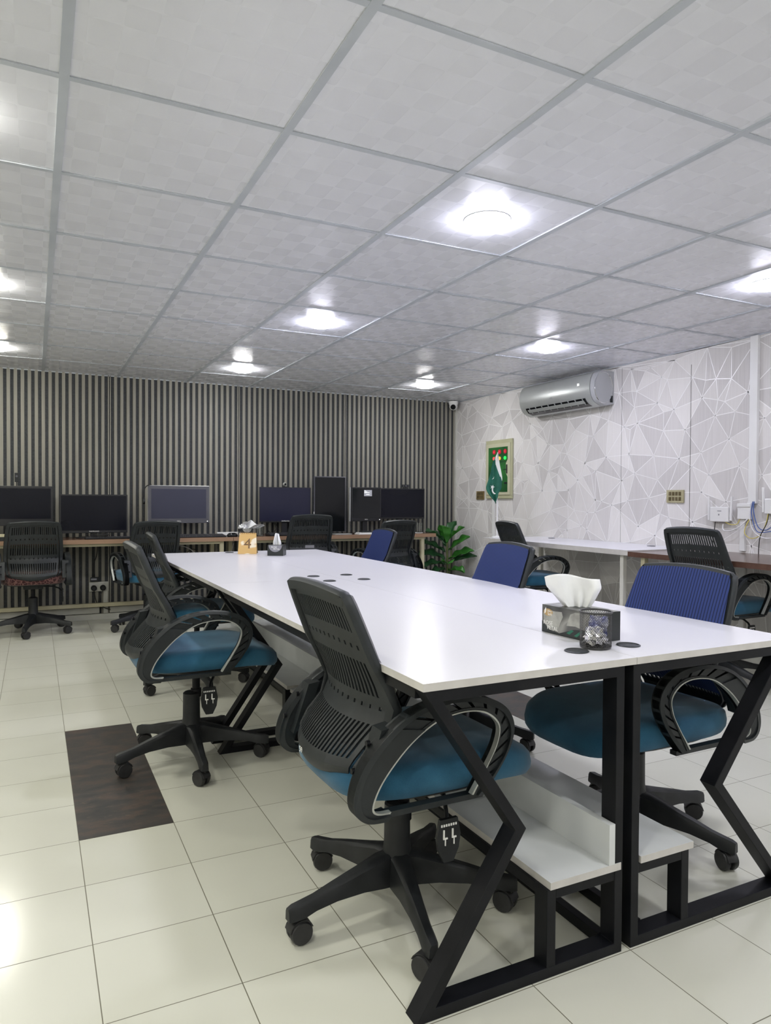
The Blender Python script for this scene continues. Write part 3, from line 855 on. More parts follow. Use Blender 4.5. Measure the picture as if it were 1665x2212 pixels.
webcam('black bar webcam on top of the right-most monitor', 3.70, 6.985, 1.2722, 1)
t = thing('wall_camera', 'small black camera on a thin stalk above the left-most monitor', 'webcam', (-.137, 7.02, 1.2475))
b = MB(); b.tube([(0, 0, -.004), (0, .0, .035)], .004); b.build('stalk', m_blackplastic, t)
b = MB(); b.box(-.016, .016, -.012, .012, .035, .115); b.build('camera_body', m_blackplastic, t, bevel=.003)
b = MB(); b.cyl((0, 0, .085), .009, -.015, -.012, 16, axis='y'); b.build('lens', m_bezelgrey, t, smooth=True)
# headphones
t = thing('headphones', 'black headphones with a thin band hung on the grey screen top left corner', 'headphones', (.935, 6.955, 1.12))
b = MB(); b.tube(catmull([(-.015, -.03, .0), (-.025, -.03, .07), (-.005, -.03, .13), (.035, -.02, .155), (.055, .03, .148), (.05, .05, .10)], 5), .0045); b.build('headband', m_blackplastic, t, smooth=True)
b = MB(); b.tube([(-.03, -.03, .0), (-.012, -.03, .0)], .030, 18); b.build('ear_cup', m_blackplastic, t, smooth=True)
b = MB(); b.tube([(.045, .05, .10), (.062, .05, .10)], .028, 18); b.build('ear_cup', m_blackplastic, t, smooth=True)

def keyboard(label, x, y, w, rz=0, white=False):
    t = thing('keyboard', label, 'keyboard', (x, y, DZ + .001), rz, group='keyboards on the back desk')
    b = MB(); b.prism([(0, 0), (.15, 0), (.15, .022), (0, .010)], -w/2, w/2, 'x'); b.build('keyboard_body', m_bezel, t, bevel=.003)
    b = MB(); nx = int(w / .0205)
    for r in range(5):
        for i in range(nx):
            xx = -w/2 + .012 + i * (w - .02) / nx; yy = .014 + r * .026
            if xx > w/2 - .02: continue
            zb = .010 + .08 * yy
            b.box(xx, xx + .0165, yy, yy + .020, zb, zb + .007)
    b.build('keys', m_greykey, t)
    return t
keyboard('black keyboard before the grey-screened computer', 1.42, 6.72, .44)
keyboard('black keyboard under the blue-tinted monitor', 2.28, 6.74, .42)
t = thing('keyboard', 'slim black keyboard lying beneath the low wide monitor', 'keyboard', (.62, 6.725, DZ), 0, group='keyboards on the back desk')
b = MB(); b.box(-.22, .22, 0, .11, .001, .016); b.build('keyboard_body', m_bezel, t, bevel=.003)
b = MB()
for r in range(4):
    for i in range(19): b.box(-.21 + i * .022, -.193 + i * .022, .012 + r * .024, .030 + r * .024, .016, .020)
b.build('keys', m_greykey, t)
def mouse(label, x, y, rz=0):
    t = thing('computer_mouse', label, 'mouse', (x, y, DZ + .0005), rz)
    b = MB(); b.rings([superell(.052 * k, .030 * k, 24, 2.3, 0, 0, z) for k, z in ((.9, 0), (1, .008), (.96, .020), (.8, .031), (.5, .037), (.1, .039))]); b.build('mouse_body', m_screen_gloss, t, smooth=True)
    b = MB(); b.tube(catmull([(0, .03, .01), (-.02, .10, .008), (-.10, .17, .006), (-.16, .25, .004)], 5), .002, 6); b.build('cord', m_blackcable, t)
mouse('black computer mouse at the right of the keyboard on the wooden desk', 1.70, 6.745)
mouse('dark computer mouse beside the chair under the upright monitor', 2.66, 6.735, 1.2)
t = thing('power_strip', 'white power strip lying behind the black mouse', 'power strip', (1.72, 6.96, DZ + .0003))
b = MB(); b.box(-.12, .12, -.025, .025, 0, .035); b.build('strip_body', m_white, t, bevel=.004)
b = MB(); [b.box(-.10 + .05 * i, -.08 + .05 * i, -.012, .012, .035, .0365) for i in range(4)]; b.build('sockets', m_printgrey, t)

def crumple(b, c, r, seed, n=10, squash=.8, mi=0, jitter=.35):
    rr = random.Random(seed); rows = n
    rings = []
    for i in range(rows + 1):
        th = pi * i / rows; ring = []
        for j in range(2 * n):
            ph = 2 * pi * j / (2 * n); k = 1 + rr.uniform(-jitter, jitter) * (1 if 0 < i < rows else 0)
            s_ = max(sin(th), .02)
            ring.append((c[0] + r * k * s_ * cos(ph), c[1] + r * k * s_ * sin(ph), c[2] + r * squash * k * cos(th)))
        rings.append(ring)
    b.rings(rings, mi=mi)

def tissue_sheet(name, parent, w, h, seed, m=m_tissue, flare=1.6, base=.35, lean=(0, 0), amp=.012):
    """a tissue pulled up through a slit; widens towards its free edge, folded"""
    rr = random.Random(seed); b = MB(); nu, nv = 30, 14
    ph = [rr.uniform(0, 6) for _ in range(4)]
    vs = []
    for j in range(nv + 1):
        v = j / nv
        wid = w * (base + (1 - base) * min(1, v * flare) ** .8)
        for i in range(nu + 1):
            u = i / nu * 2 - 1
            x = u * wid / 2 + lean[0] * v
            y = amp * (sin(5 * u + ph[0]) * (.4 + v) + .6 * sin(9 * u + ph[1] + 2 * v) * (1 - .5 * v) + .4 * sin(14 * u * (1 - .4 * v) + ph[2])) + lean[1] * v
            z = h * v * (1 - .14 * abs(u) ** 2 * v + .06 * sin(3 * u + ph[3]))
            vs.append((x, y, z))
    n = nu + 1
    b.add(vs, [(r * n + c_, r * n + c_ + 1, (r + 1) * n + c_ + 1, (r + 1) * n + c_) for r in range(nv) for c_ in range(nu)])
    o = b.build(name, m, parent, smooth=True)
    s = o.modifiers.new('solid', 'SOLIDIFY'); s.thickness = .0006
    return o

# items on the back desk
t = thing('tissue_box', 'black tissue box with crumpled tissue on the wooden desk, beside a glass', 'tissue box', (1.86, 6.86, DZ + .0003))
b = MB(); b.box(-.06, .06, -.055, .055, 0, .075); b.build('box', m_tboxdark, t, bevel=.001)
b = MB(); b.add([(-.05 + 0*0, -.0556, .03)] + [(-.045 * cos(pi * k / 12), -.0556, .075 - .04 * sin(pi * k / 12)) for k in range(13)], [tuple(range(1, 14))]); b.build('print', m_petal, t)
o = tissue_sheet('tissue', t, .20, .11, 5, lean=(.06, -.03), amp=.022); o.location = (.0, 0, .07); o.rotation_euler = (radians(25), radians(20), 0)
b = MB(); crumple(b, (-.03, -.02, .085), .038, 9); b.build('crumpled_tissue', m_tissue, t)
t = thing('drinking_glass', 'clear drinking glass on the back desk just above the gold calendar', 'glass', (1.985, 6.79, DZ + .0003))
b = MB(); b.lathe((0, 0, 0), [(.001, .0005), (.032, .0005), (.034, .004), (.038, .095), (.0365, .095), (.031, .012), (.001, .012)], 28, cap=False); b.build('glass_wall', m_glass, t, smooth=True)
t = thing('drinking_glass', 'clear glass on a white coaster at the right end of the back desk', 'glass', (3.80, 6.86, DZ))
b = MB(); b.lathe((0, 0, .004), [(.001, .0005), (.036, .0005), (.038, .004), (.038, .11), (.0365, .11), (.034, .01), (.001, .01)], 28, cap=False); b.build('glass_wall', m_glass, t, smooth=True)
b = MB(); b.cyl((0, 0), .05, 0, .004, 24); b.build('coaster', m_paper, t, smooth=True)
t = thing('laptop_stack', 'small stack of papers and a silver box under the squarish black monitor', 'papers', (3.12, 6.79, DZ))
b = MB(); b.box(-.10, .06, -.06, .05, 0, .008); b.box(-.09, .05, -.055, .04, .008, .020); b.build('papers', m_paper, t)
b = MB(); b.box(-.06, .05, -.05, .03, .020, .034); b.build('case', m_softblack, t, bevel=.004)
t = thing('white_tablet', 'thin white slab lying at the foot of the upright monitor', 'tablet', (2.86, 6.80, DZ))
b = MB(); b.rings([superell(.10, .055, 24, 5, 0, 0, z) for z in (0, .010)]); b.build('tablet_body', m_silverbody, t, bevel=.002)
t = thing('small_box', 'small pale box at the left edge on the back desk under the cut-off monitor', 'box', (-.20, 6.76, DZ))
b = MB(); b.box(-.11, .03, -.03, .06, 0, .032); b.build('lower_box', m_softblack, t, bevel=.002)
b = MB(); b.box(-.10, .02, -.025, .05, .032, .055); b.build('upper_box', m_cream, t, bevel=.002)
t = thing('cable_coil', 'black coiled cable beneath the low wide monitor', 'cable', (.53, 6.745, DZ + .021))
b = MB(); b.tube([(.045 * cos(a / 5) * (1 + .01 * a), .03 * sin(a / 5), .004 + .0003 * a) for a in range(0, 90)], .0035, 6); b.build('coil', m_blackcable, t)

# under the back desk
t = thing('wall_socket', 'white double wall socket with black plugs under the back desk', 'wall socket', (.545, YF - .014, .31))
b = MB(); b.box(-.085, .085, -.012, 0, -.045, .045); b.build('socket_plate', m_skirt, t, bevel=.003)
for xx in (-.045, .035):
    b = MB(); b.rings([[(xx + .026 * k * cos(2*pi*j/16), yv, -.01 + .026 * k * sin(2*pi*j/16)) for j in range(16)] for k, yv in ((1, -.012), (1, -.045), (.6, -.055))]); b.build('plug', m_blackplastic, t, smooth=True)
b = MB(); b.box(-.075, -.0, -.03, 0, .05, .09); b.build('adapter', m_softblack, t, bevel=.003)
b = MB(); b.box(-.07, -.02, -.0312, -.03, .065, .08); b.build('sticker', m_printgrey, t)
b = MB(); b.tube(catmull([(-.045, -.05, -.03), (-.03, -.06, -.12), (.0, -.05, -.18), (.03, -.04, -.20)], 6), .004, 6)
b.tube(catmull([(.035, -.05, -.03), (.0, -.06, -.10), (.0, -.05, -.16), (.05, -.04, -.20), (.10, -.03, -.22)], 6), .004, 6)
b.tube(catmull([(-.04, -.03, .09), (-.05, -.03, .2), (-.02, -.03, .3), (-.01, -.03, .42)], 6), .004, 6)
b.build('cord', m_blackcable, t)
b = MB(); b.box(.585, .625, YF - .032, YF - .0142, .056, .27); tag(b.build('cable_duct', m_skirt, None, bevel=.002), 'short upright white cable trunk from skirting to the socket under the back desk', 'cable duct')
t = thing('cable_bundle', 'hanging loops of cable under the back desk below the keyboard and mouse', 'cable', (1.45, 7.05, .5))
b = MB(); b.tube(catmull([(-.25, 0, .20), (-.1, -.02, .16), (.05, -.02, .02), (.18, -.02, .0), (.3, -.02, .10), (.34, 0, .2)], 6), .0035, 6); b.build('grey_cord', m_whitecable, t)
b = MB(); b.tube(catmull([(-.2, .02, .2), (-.15, 0, .05), (-.05, 0, .0), (.0, 0, .1), (-.08, 0, .15), (-.2, 0, .02)], 6), .004, 6)
b.tube(catmull([(-.3, .03, .2), (-.28, 0, .0), (-.1, .02, -.05), (.05, .02, .05)], 6), .004, 6); b.build('black_cord', m_blackcable, t)
t = thing('cable_bundle', 'tangle of black cables behind the blue-tinted monitor stand', 'cable', (2.2, 7.05, DZ + .004))
b = MB(); b.tube(catmull([(-.04, 0, .14), (-.06, 0, .05), (0, -.02, 0), (.06, 0, .04), (.02, 0, .12), (.08, .0, .15)], 6), .0035, 6)
b.tube(catmull([(.0, .03, .15), (.03, 0, .05), (-.05, -.02, .003), (-.09, 0, .003)], 6), .0035, 6); b.build('black_cord', m_blackcable, t)

# ------------------------------------------------------------------ things on the big table
t = thing('tissue_box', 'long grey and black tissue box with a big white tissue, behind the mesh cup', 'tissue box', (1.445, 1.622, TZ + .0008), radians(-87))
bw, bl, bh = .105, .215, .080
def place(local_t): return local_t
L2 = .105; D2 = .0525; HH = .083
b = MB(); b.box(-L2, L2, -D2, D2, 0, HH); b.build('box', m_tbox, t, bevel=.0008)
b = MB(); b.add([(-L2, -D2 - .0004, .0), (L2, -D2 - .0004, .0), (L2, -D2 - .0004, .035), (.03, -D2 - .0004, .026), (-.03, -D2 - .0004, .006), (-.07, -D2 - .0004, .012), (-L2, -D2 - .0004, .034)], [tuple(range(7))])
b.add([(L2 + .0004, -D2, 0), (L2 + .0004, D2, 0), (L2 + .0004, D2, HH), (L2 + .0004, -D2, HH)], [(0, 1, 2, 3)])
b.build('dark_print', m_tboxdark, t)
b = MB()
b.add([(.0, -D2 - .0008, .012), (.02, -D2 - .0008, .024), (.03, -D2 - .0008, .022), (.012, -D2 - .0008, .009)], [(0, 1, 2, 3)])
b.add([(.03, -D2 - .0008, .008), (.06, -D2 - .0008, .028), (.066, -D2 - .0008, .026), (.042, -D2 - .0008, .006)], [(0, 1, 2, 3)]); b.build('green_print', m_tboxgreen, t)
b = MB()
def petal(cx, cz, pts_): b.add([(cx + p[0], -D2 - .0006, cz + p[1]) for p in pts_], [tuple(range(len(pts_)))])
petal(-.045, .038, [(-.055, .02), (-.05, -.01), (-.03, -.026), (-.01, -.03), (.01, -.022), (.02, .0), (.03, .018), (.025, .032), (-.01, .03), (-.03, .034)])
petal(.035, .048, [(-.035, -.015), (.0, -.012), (.035, -.018), (.06, -.005), (.066, .02), (.05, .03), (.0, .028), (-.02, .02)])
b.build('petal_print', m_petal, t)
rotf = (radians(90), 0, 0)
text('box_lettering', 'ROSE', .017, m_printwhite, t, (-.078, -D2 - .0010, .030), rotf)
text('box_lettering', 'PETAL', .017, m_printwhite, t, (-.058, -D2 - .0010, .016), rotf)
b = MB(); b.add([(-.078 + .020 * cos(a), -D2 - .0009, .062 + .011 * sin(a)) for a in [2*pi*i/20 for i in range(20)]], [tuple(range(20))]); b.build('gold_badge', m_printgold, t)
text('box_lettering', 'Ultra', .009, m_printwhite, t, (-.072, -D2 - .0012, .066), rotf)
text('box_lettering', 'Soft', .012, m_printwhite, t, (-.070, -D2 - .0012, .057), rotf)
b = MB(); b.add([(-.094, -D2 - .0012, .056), (-.088, -D2 - .0012, .060), (-.086, -D2 - .0012, .070), (-.0875, -D2 - .0012, .077), (-.093, -D2 - .0012, .068)], [(0, 1, 2, 3, 4)]); b.build('feather_mark', m_printwhite, t)
b = MB(); b.add([(.045 * cos(a), .024 * sin(a), HH + .0005) for a in [2*pi*i/24 for i in range(24)]], [tuple(range(24))]); b.build('opening', m_tboxdark, t)
b = MB(); b.add([(L2 + .0008, -D2 + .006 + .06 * abs(sin(a)) * .9, .028 + .027 * (1 - cos(a))) for a in [pi * i / 14 for i in range(15)]], [tuple(range(15))]); b.build('petal_print', m_petal, t)
o = tissue_sheet('tissue', t, .160, .100, 3, flare=1.5, base=.42, lean=(-.016, 0), amp=.011); o.location = (-.012, 0, HH - .004); o.rotation_euler.z = radians(46)

t = thing('pen_cup', 'black wire mesh cup holding silver foil on the white table', 'pen cup', (1.367, 1.472, TZ + .0008))
CR, CHT = .0415, .098
b = MB(); b.lathe((0, 0, 0), [(CR * .95, 0), (CR, .002), (CR, .006), (CR - .0025, .007), (.001, .003)], 40); b.build('cup_base', m_cupmetal, t, smooth=True)
b = MB()
ring = [(CR * cos(2*pi*i/48), CR * sin(2*pi*i/48), CHT) for i in range(49)]
b.tube([(CR * 1.02 * cos(2*pi*i/48), CR * 1.02 * sin(2*pi*i/48), CHT) for i in range(49)], .0026, 10); b.build('rim', m_cupmetal, t, smooth=True)
b = MB(); nn = 40; nr = 24
def flat_strip(p, q, hw=.00032):
    # thin diagonal wire on the cylinder
    a0, z0 = p; a1, z1 = q
    for r in (CR,):
        P = Vector((r * cos(a0), r * sin(a0), z0)); Q = Vector((r * cos(a1), r * sin(a1), z1))
        d = (Q - P).normalized(); nrm = Vector((cos((a0+a1)/2), sin((a0+a1)/2), 0)); sv = d.cross(nrm) * hw; nv = nrm * hw
        b.rings([[P + sv + nv, P - sv + nv, P - sv - nv, P + sv - nv], [Q + sv + nv, Q - sv + nv, Q - sv - nv, Q + sv - nv]], cap=False)
dz_ = (CHT - .006) / nr
for r in range(nr):
    for i in range(nn):
        a = 2 * pi * (i + (r % 2) * .5) / nn; h_ = pi / nn
        z0 = .005 + r * dz_; z1 = z0 + dz_
        flat_strip((a, z0), (a + h_, z1)); flat_strip((a, z0), (a - h_, z1))
o = b.build('wire_mesh', m_cupmetal, t)
b = MB(); crumple(b, (-.012, -.006, .028), .026, 21, 9, .9); crumple(b, (.014, .004, .022), .022, 22, 9, .8); crumple(b, (.004, -.012, .018), .018, 25, 8, .8); tag(b.build('foil_ball', m_foil, None, loc=(1.367, 1.472, TZ + .0045)), 'crumpled silver foil inside the black wire mesh cup', 'foil')
b = MB()
rr = random.Random(4); vs = []
for j in range(8):
    for i in range(7):
        vs.append(((i - 3) * .0082 + rr.uniform(-.002, .002) + j * .0006, .004 * sin(i * 1.3 + j) + rr.uniform(-.002, .002), .028 + j * .0078 + rr.uniform(-.001, .001)))
b.add(vs, [(r * 7 + c_, r * 7 + c_ + 1, (r + 1) * 7 + c_ + 1, (r + 1) * 7 + c_) for r in range(7) for c_ in range(6)])
o = b.build('snack_wrapper', m_foilblue, None, loc=(1.367, 1.466, TZ + .0045)); s = o.modifiers.new('s', 'SOLIDIFY'); s.thickness = .0005; o.rotation_euler.z = radians(-40)
tag(o, 'blue and silver wrapper standing in the wire mesh cup', 'wrapper')

# calendar + small tissue box at the far end
t = thing('desk_calendar', 'gold spiral desk calendar showing a big number 4 on the far end of the table', 'calendar', (1.375, 5.02, TZ + .0008), radians(-22))
b = MB(); b.rings([[(-.067, -.012, 0), (.067, -.012, 0), (.067, -.006, 0), (-.067, -.006, 0)], [(-.060, .028, .150), (.060, .028, .150), (.060, .031, .150), (-.060, .031, .150)]]); b.build('front_sheet', m_cal, t)
b = MB(); b.rings([[(-.067, .075, 0), (.067, .075, 0), (.067, .078, 0), (-.067, .078, 0)], [(-.060, .031, .150), (.060, .031, .150), (.060, .034, .150), (-.060, .034, .150)]]); b.build('back_board', m_gold, t)
b = MB(); [b.tube([(-.05 + .0143 * i, .030 + .008 * cos(a), .150 + .008 * sin(a)) for a in [2*pi*k/10 for k in range(11)]], .0014, 5) for i in range(8)]; b.build('spiral', m_inkbrown, t)
tilt = math.atan2(.150, .040)
text('number', '4', .105, m_inkbrown, t, (0, .0065, .070), (tilt, 0, 0), xs=1.05, ext=.0006)
t = thing('tissue_box', 'small black square tissue box with a pointed tissue beside the gold calendar', 'tissue box', (1.535, 4.83, TZ + .0008), radians(-30))
S2 = .055
b = MB(); b.box(-S2, S2, -S2, S2, 0, .073); b.build('box', m_tboxdark, t, bevel=.0008)
b = MB(); b.add([(-S2 - .0004, -S2, 0), (-S2 - .0004, S2, 0), (-S2 - .0004, S2, .073), (-S2 - .0004, -S2, .073)], [(0, 1, 2, 3)]); b.build('gold_side', m_gold, t)
b = MB(); b.add([(.047 * cos(a), -S2 - .0005, .0725 - .046 * sin(a)) for a in [pi*i/20 for i in range(21)]], [tuple(range(21))]); b.build('round_print', m_printgrey, t)
text('box_lettering', 'ROSE', .017, m_printwhite, t, (-.008, -S2 - .0010, .060), rotf)
text('box_lettering', 'PETAL', .017, m_printwhite, t, (.010, -S2 - .0010, .046), rotf)
o = tissue_sheet('tissue', t, .062, .088, 8, flare=3.5, base=.9, amp=.008); o.location = (0, 0, .070)
for v in o.data.vertices: v.co.x *= 1 - .72 * (max(0, v.co.z / .088 - .15)); v.co.y *= 1.0
o.data = o.data

# ------------------------------------------------------------------ RIGHT WALL THINGS
# air conditioner
t = thing('air_conditioner', 'silver split air conditioner high on the wallpapered wall', 'air conditioner', (XR - .001, 4.645, 1.965))
prof = [(0, .015), (-.09, .0), (-.165, .028), (-.205, .075), (-.224, .135), (-.222, .20), (-.205, .255), (-.175, .288), (-.12, .300), (0, .300)]
AL = 1.05
pc = prof[:2] + [tuple(v)[:2] for v in catmull([(p[0], p[1], 0) for p in prof[1:9]], 5)[1:]] + prof[9:]
def ring_at(y, sc=1.0):
    return [(p[0] * sc if p[0] < -.05 else p[0], y, .15 + (p[1] - .15) * sc) for p in pc]
b = MB(); b.rings([ring_at(.055), ring_at(AL - .02), ring_at(AL - .006, .97), ring_at(AL, .88)]); b.build('front_body', m_ac, t, smooth=True)
b = MB(); b.rings([ring_at(.0, .94), ring_at(.006, .985), ring_at(.05, .99)]); b.build('end_cap', m_acside, t, smooth=True)
b = MB()
loop = [Vector((-.118 + .100 * cos(a), .0, .155 + .135 * sin(a))) for a in [2*pi*i/36 for i in range(37)]]
b.tube([(v.x, -.001, v.z) for v in loop], .0035, 6); b.build('chrome_ring', m_chrome, t, smooth=True)
b = MB(); b.rings([[(v.x, yv, v.z) for v in loop[:-1]] for yv in (.004, -.002)]); b.build('oval_cover', m_acside, t)
b = MB(); b.box(-.045, -.012, -.002, .004, .03, .09); b.build('side_catch', m_softblack, t, bevel=.003)
# air outlet
b = MB(); b.rings([[(-.120, y, .0085), (-.170, y, .026), (-.200, y, .060), (-.206, y, .072), (-.195, y, .075), (-.13, y, .03)] for y in (.13, AL - .09)]); b.build('air_outlet', m_screen_gloss, t)
b = MB()
for i in range(9):
    y = .16 + i * .092
    b.rings([[(-.165, y, .020), (-.212, y, .068), (-.206, y, .076), (-.155, y, .03)], [(-.165, y + .008, .020), (-.212, y + .008, .068), (-.206, y + .008, .076), (-.155, y + .008, .03)]])
b.rings([[(-.182, y, .028), (-.206, y, .052), (-.203, y, .055), (-.178, y, .032)] for y in (.15, AL - .12)])
b.build('louvre', m_ac, t)
text('brand_name', 'GREE', .018, m_printgrey, t, (-.227, .56, .125), (radians(90), 0, radians(-90)))
text('display', '26', .030, m_led, t, (-.2235, .20, .195), (radians(88), 0, radians(-90)))

# distribution panel
t = thing('electrical_panel', 'beige electrical panel with a green window and coloured lamps on the wallpaper', 'electrical panel', (XR - .001, 6.31, 1.48))
b = MB(); b.box(-.02, 0, -.24, .24, -.315, .315); b.build('panel_box', m_panelbox, t, bevel=.004)
b = MB(); b.box(-.028, -.02, -.215, .215, -.275, .275)
dr = b.build('panel_door', m_paneldoor, t, bevel=.002)
b = MB(); g = [(-.175, -.245), (.175, -.245), (.175, .235), (-.175, .235), (-.175, .10), (-.145, .06), (-.145, -.045), (-.175, -.085)]
b.prism(g, -.0295, -.0275, 'x'); win = b.build('green_window', m_greenglass, dr)
b = MB(); b.box(-.036, -.028, -.172, -.158, -.05, .045); b.build('door_latch', m_softblack, dr, bevel=.002)
for i, y in enumerate((.065, -.035, -.135)):
    b = MB(); b.cyl((0, y, .185), .024, -.036, -.029, 20, axis='x'); b.build('meter', m_red, win, smooth=True)
    b = MB(); b.cyl((0, y, .115), .018, -.038, -.029, 20, axis='x'); b.build('indicator_lamp', (m_redlamp, m_amber, m_green_i)[i], win, smooth=True)
    text('meter_digits', ('20', '24', '11')[i], .024, m_redlamp, win, (-.0365, y, .185), (radians(90), 0, radians(-90)))
b = MB(); b.box(-.031, -.0296, -.15, .14, .075, .079); b.box(-.031, -.0296, -.17, -.10, -.01, -.004); b.box(-.031, -.0296, -.17, -.12, -.16, -.14); b.build('inner_lines', m_tboxdark, win)

def switch_plate(label, y, z, w, h, m1, rows, cols_):
    t = thing('switch_plate', label, 'switch', (XR - .001, y, z))
    b = MB(); b.box(-.012, 0, -w/2, w/2, -h/2, h/2); b.build('plate', m1, t, bevel=.003)
    for r in range(rows):
        for c_ in range(cols_):
            b = MB(); yy = -w*.36 + c_ * w * .72 / (cols_ - .25); zz = h*.07 + (-1 if r else 0) * h * .40
            b.box(-.016, -.012, yy, yy + w * .72 / cols_ * .68, zz, zz + h * .28); b.build('switch_key', m_darkkey, t)
switch_plate('small gold switch plate left of the electrical panel', 6.672, 1.20, .15, .095, m_gold, 2, 4)
switch_plate('beige switch plate with eight dark keys to the left of the routers', 3.97, 1.186, .165, .10, m_beigeplate, 2, 4)

# cctv dome
t = thing('security_camera', 'white dome security camera in the ceiling corner above the fluted wall', 'security camera', (4.385, 7.10, CZ - .009))
b = MB(); b.lathe((0, 0, 0), [(.052, 0), (.055, -.006), (.055, -.03), (.045, -.045)], 32); b.build('camera_base', m_white, t, smooth=True)
b = MB(); R = []
dd = Vector((-.55, -.75, -.35)).normalized()
b.lathe((0, 0, -.055), [(.002, -.048), (.018, -.045), (.034, -.034), (.045, -.015), (.048, 0), (.046, .014), (.036, .028)], 32); b.build('camera_head', m_white, t, smooth=True)
b = MB(); c0 = Vector((0, 0, -.055)) + dd * .030; b.tube([c0, c0 + dd * .020], .030, 24); b.build('lens', m_screen_gloss, t, smooth=True)

# trunking, junction, routers, cables
b = MB(); b.box(XR - .028, XR - .0015, 3.265, 3.325, 1.135, CZ - .009); tag(b.build('cable_duct', m_white, None, bevel=.002), 'tall white cable trunk running from the ceiling down to the routers', 'cable duct')
b = MB(); b.box(XR - .022, XR - .0015, 3.352, 3.392, .80, 1.024); b.box(XR - .022, XR - .0015, 3.352, 3.392, .085, .745); tag(b.build('cable_duct', m_white, None, bevel=.002), 'lower white cable duct from the junction box down behind the brown desk', 'cable duct')
b = MB(); b.box(XR - .02, XR - .0015, 6.385, 6.425, .085, 1.16); tag(b.build('cable_duct', m_white, None, bevel=.002), 'thin white cable duct dropping from the electrical panel behind the flag', 'cable duct')
t = thing('junction_box', 'square white junction box between the two routers', 'junction box', (XR - .001, 3.353, 1.08))
b = MB(); b.box(-.035, 0, -.052, .048, -.055, .045); b.build('box', m_white, t, bevel=.003)
b = MB(); b.box(-.040, 0, -.054, .050, .030, .056); b.build('lid', m_white, t, bevel=.003)
def router(label, y, z, w, h):
    t = thing('wifi_router', label, 'router', (XR - .001, y, z), group='white routers on the wallpapered wall')
    b = MB(); b.box(-.042, -.012, -w/2, w/2, -h/2, h/2); b.box(-.012, 0, -w/4, w/4, -h/4, h/4); b.build('router_body', m_white, t, bevel=.006)
    for s_ in (-1, 1):
        yy = s_ * (w/2 + .013)
        b = MB(); b.rings([[(-.036, yy - .008, -h/2 + .01), (-.036, yy + .008, -h/2 + .01), (-.022, yy + .008, -h/2 + .01), (-.022, yy - .008, -h/2 + .01)],
                           [(-.034, yy - .008 + s_ * .006, h/2 + .075), (-.034, yy + .008 + s_ * .006, h/2 + .075), (-.024, yy + .008 + s_ * .006, h/2 + .075), (-.024, yy - .008 + s_ * .006, h/2 + .075)]])
        b.build('antenna', m_white, t, bevel=.002)
    b = MB(); b.box(-.0425, -.0418, -.022, .012, .022, .028); b.box(-.0425, -.0418, -.006, .004, -.008, .004); b.build('printed_marks', m_printgrey, t)
    return t
router('white router with two upright antennas, left of the junction box', 3.547, 1.055, .155, .108)
router('white router cut by the right edge of the photo', 3.115, 1.118, .15, .105)
def cable(label, m, pts_, r=.003):
    b = MB(); b.tube(catmull(pts_, 6), r, 8); tag(b.build('network_cable', m, None, smooth=True), label, 'cable', group='cables below the routers')
X0 = XR - .03
cable('short yellow cable between left router and junction box', m_yellow, [(X0, 3.50, 1.00), (X0, 3.46, .985), (X0, 3.42, .985), (X0, 3.40, .995), (X0 + .005, 3.385, 1.03)], .0025)
cable('yellow cable looping below the junction box to the right router', m_yellow, [(X0 - .005, 3.30, 1.03), (X0 - .02, 3.315, .99), (X0 - .02, 3.33, .93), (X0 - .02, 3.28, .895), (X0 - .02, 3.21, .92), (X0 - .02, 3.17, 1.0), (X0 - .02, 3.155, 1.065)], .0025)
cable('blue cable curving down from the tall trunk', m_blue, [(X0, 3.275, 1.15), (X0 - .01, 3.27, 1.08), (X0 - .02, 3.23, .98), (X0 - .02, 3.18, .955), (X0 - .02, 3.12, .985), (X0 - .01, 3.05, 1.06)], .003)
cable('second blue cable just beside the first, from the tall trunk', m_blue, [(X0, 3.285, 1.15), (X0 - .01, 3.285, 1.06), (X0 - .025, 3.24, .955), (X0 - .025, 3.19, .94), (X0 - .02, 3.10, .96), (X0 - .01, 3.04, 1.0)], .003)
cable('white cable drooping left from the junction box with a free end', m_whitecable, [(X0, 3.32, 1.03), (X0 - .02, 3.36, .98), (X0 - .03, 3.42, .945), (X0 - .03, 3.48, .94), (X0 - .02, 3.505, .955), (X0 - .01, 3.51, .985)], .0042)
cable('white cable drooping to the right of the junction box', m_whitecable, [(X0, 3.295, 1.14), (X0 - .01, 3.30, 1.05), (X0 - .02, 3.27, .96), (X0 - .03, 3.20, .91), (X0 - .03, 3.12, .905), (X0 - .02, 3.04, .95)], .0035)
cable('black power cable hanging from the right router to the brown desk', m_blackcable, [(X0 - .01, 3.155, 1.07), (X0 - .02, 3.165, 1.0), (X0 - .03, 3.20, .92), (X0 - .03, 3.212, .85), (X0 - .03, 3.214, .788)], .003)
cable('short black power cable hanging from the left router', m_blackcable, [(X0, 3.585, 1.0), (X0, 3.59, .95), (X0, 3.60, .88), (X0, 3.61, .797)], .003)

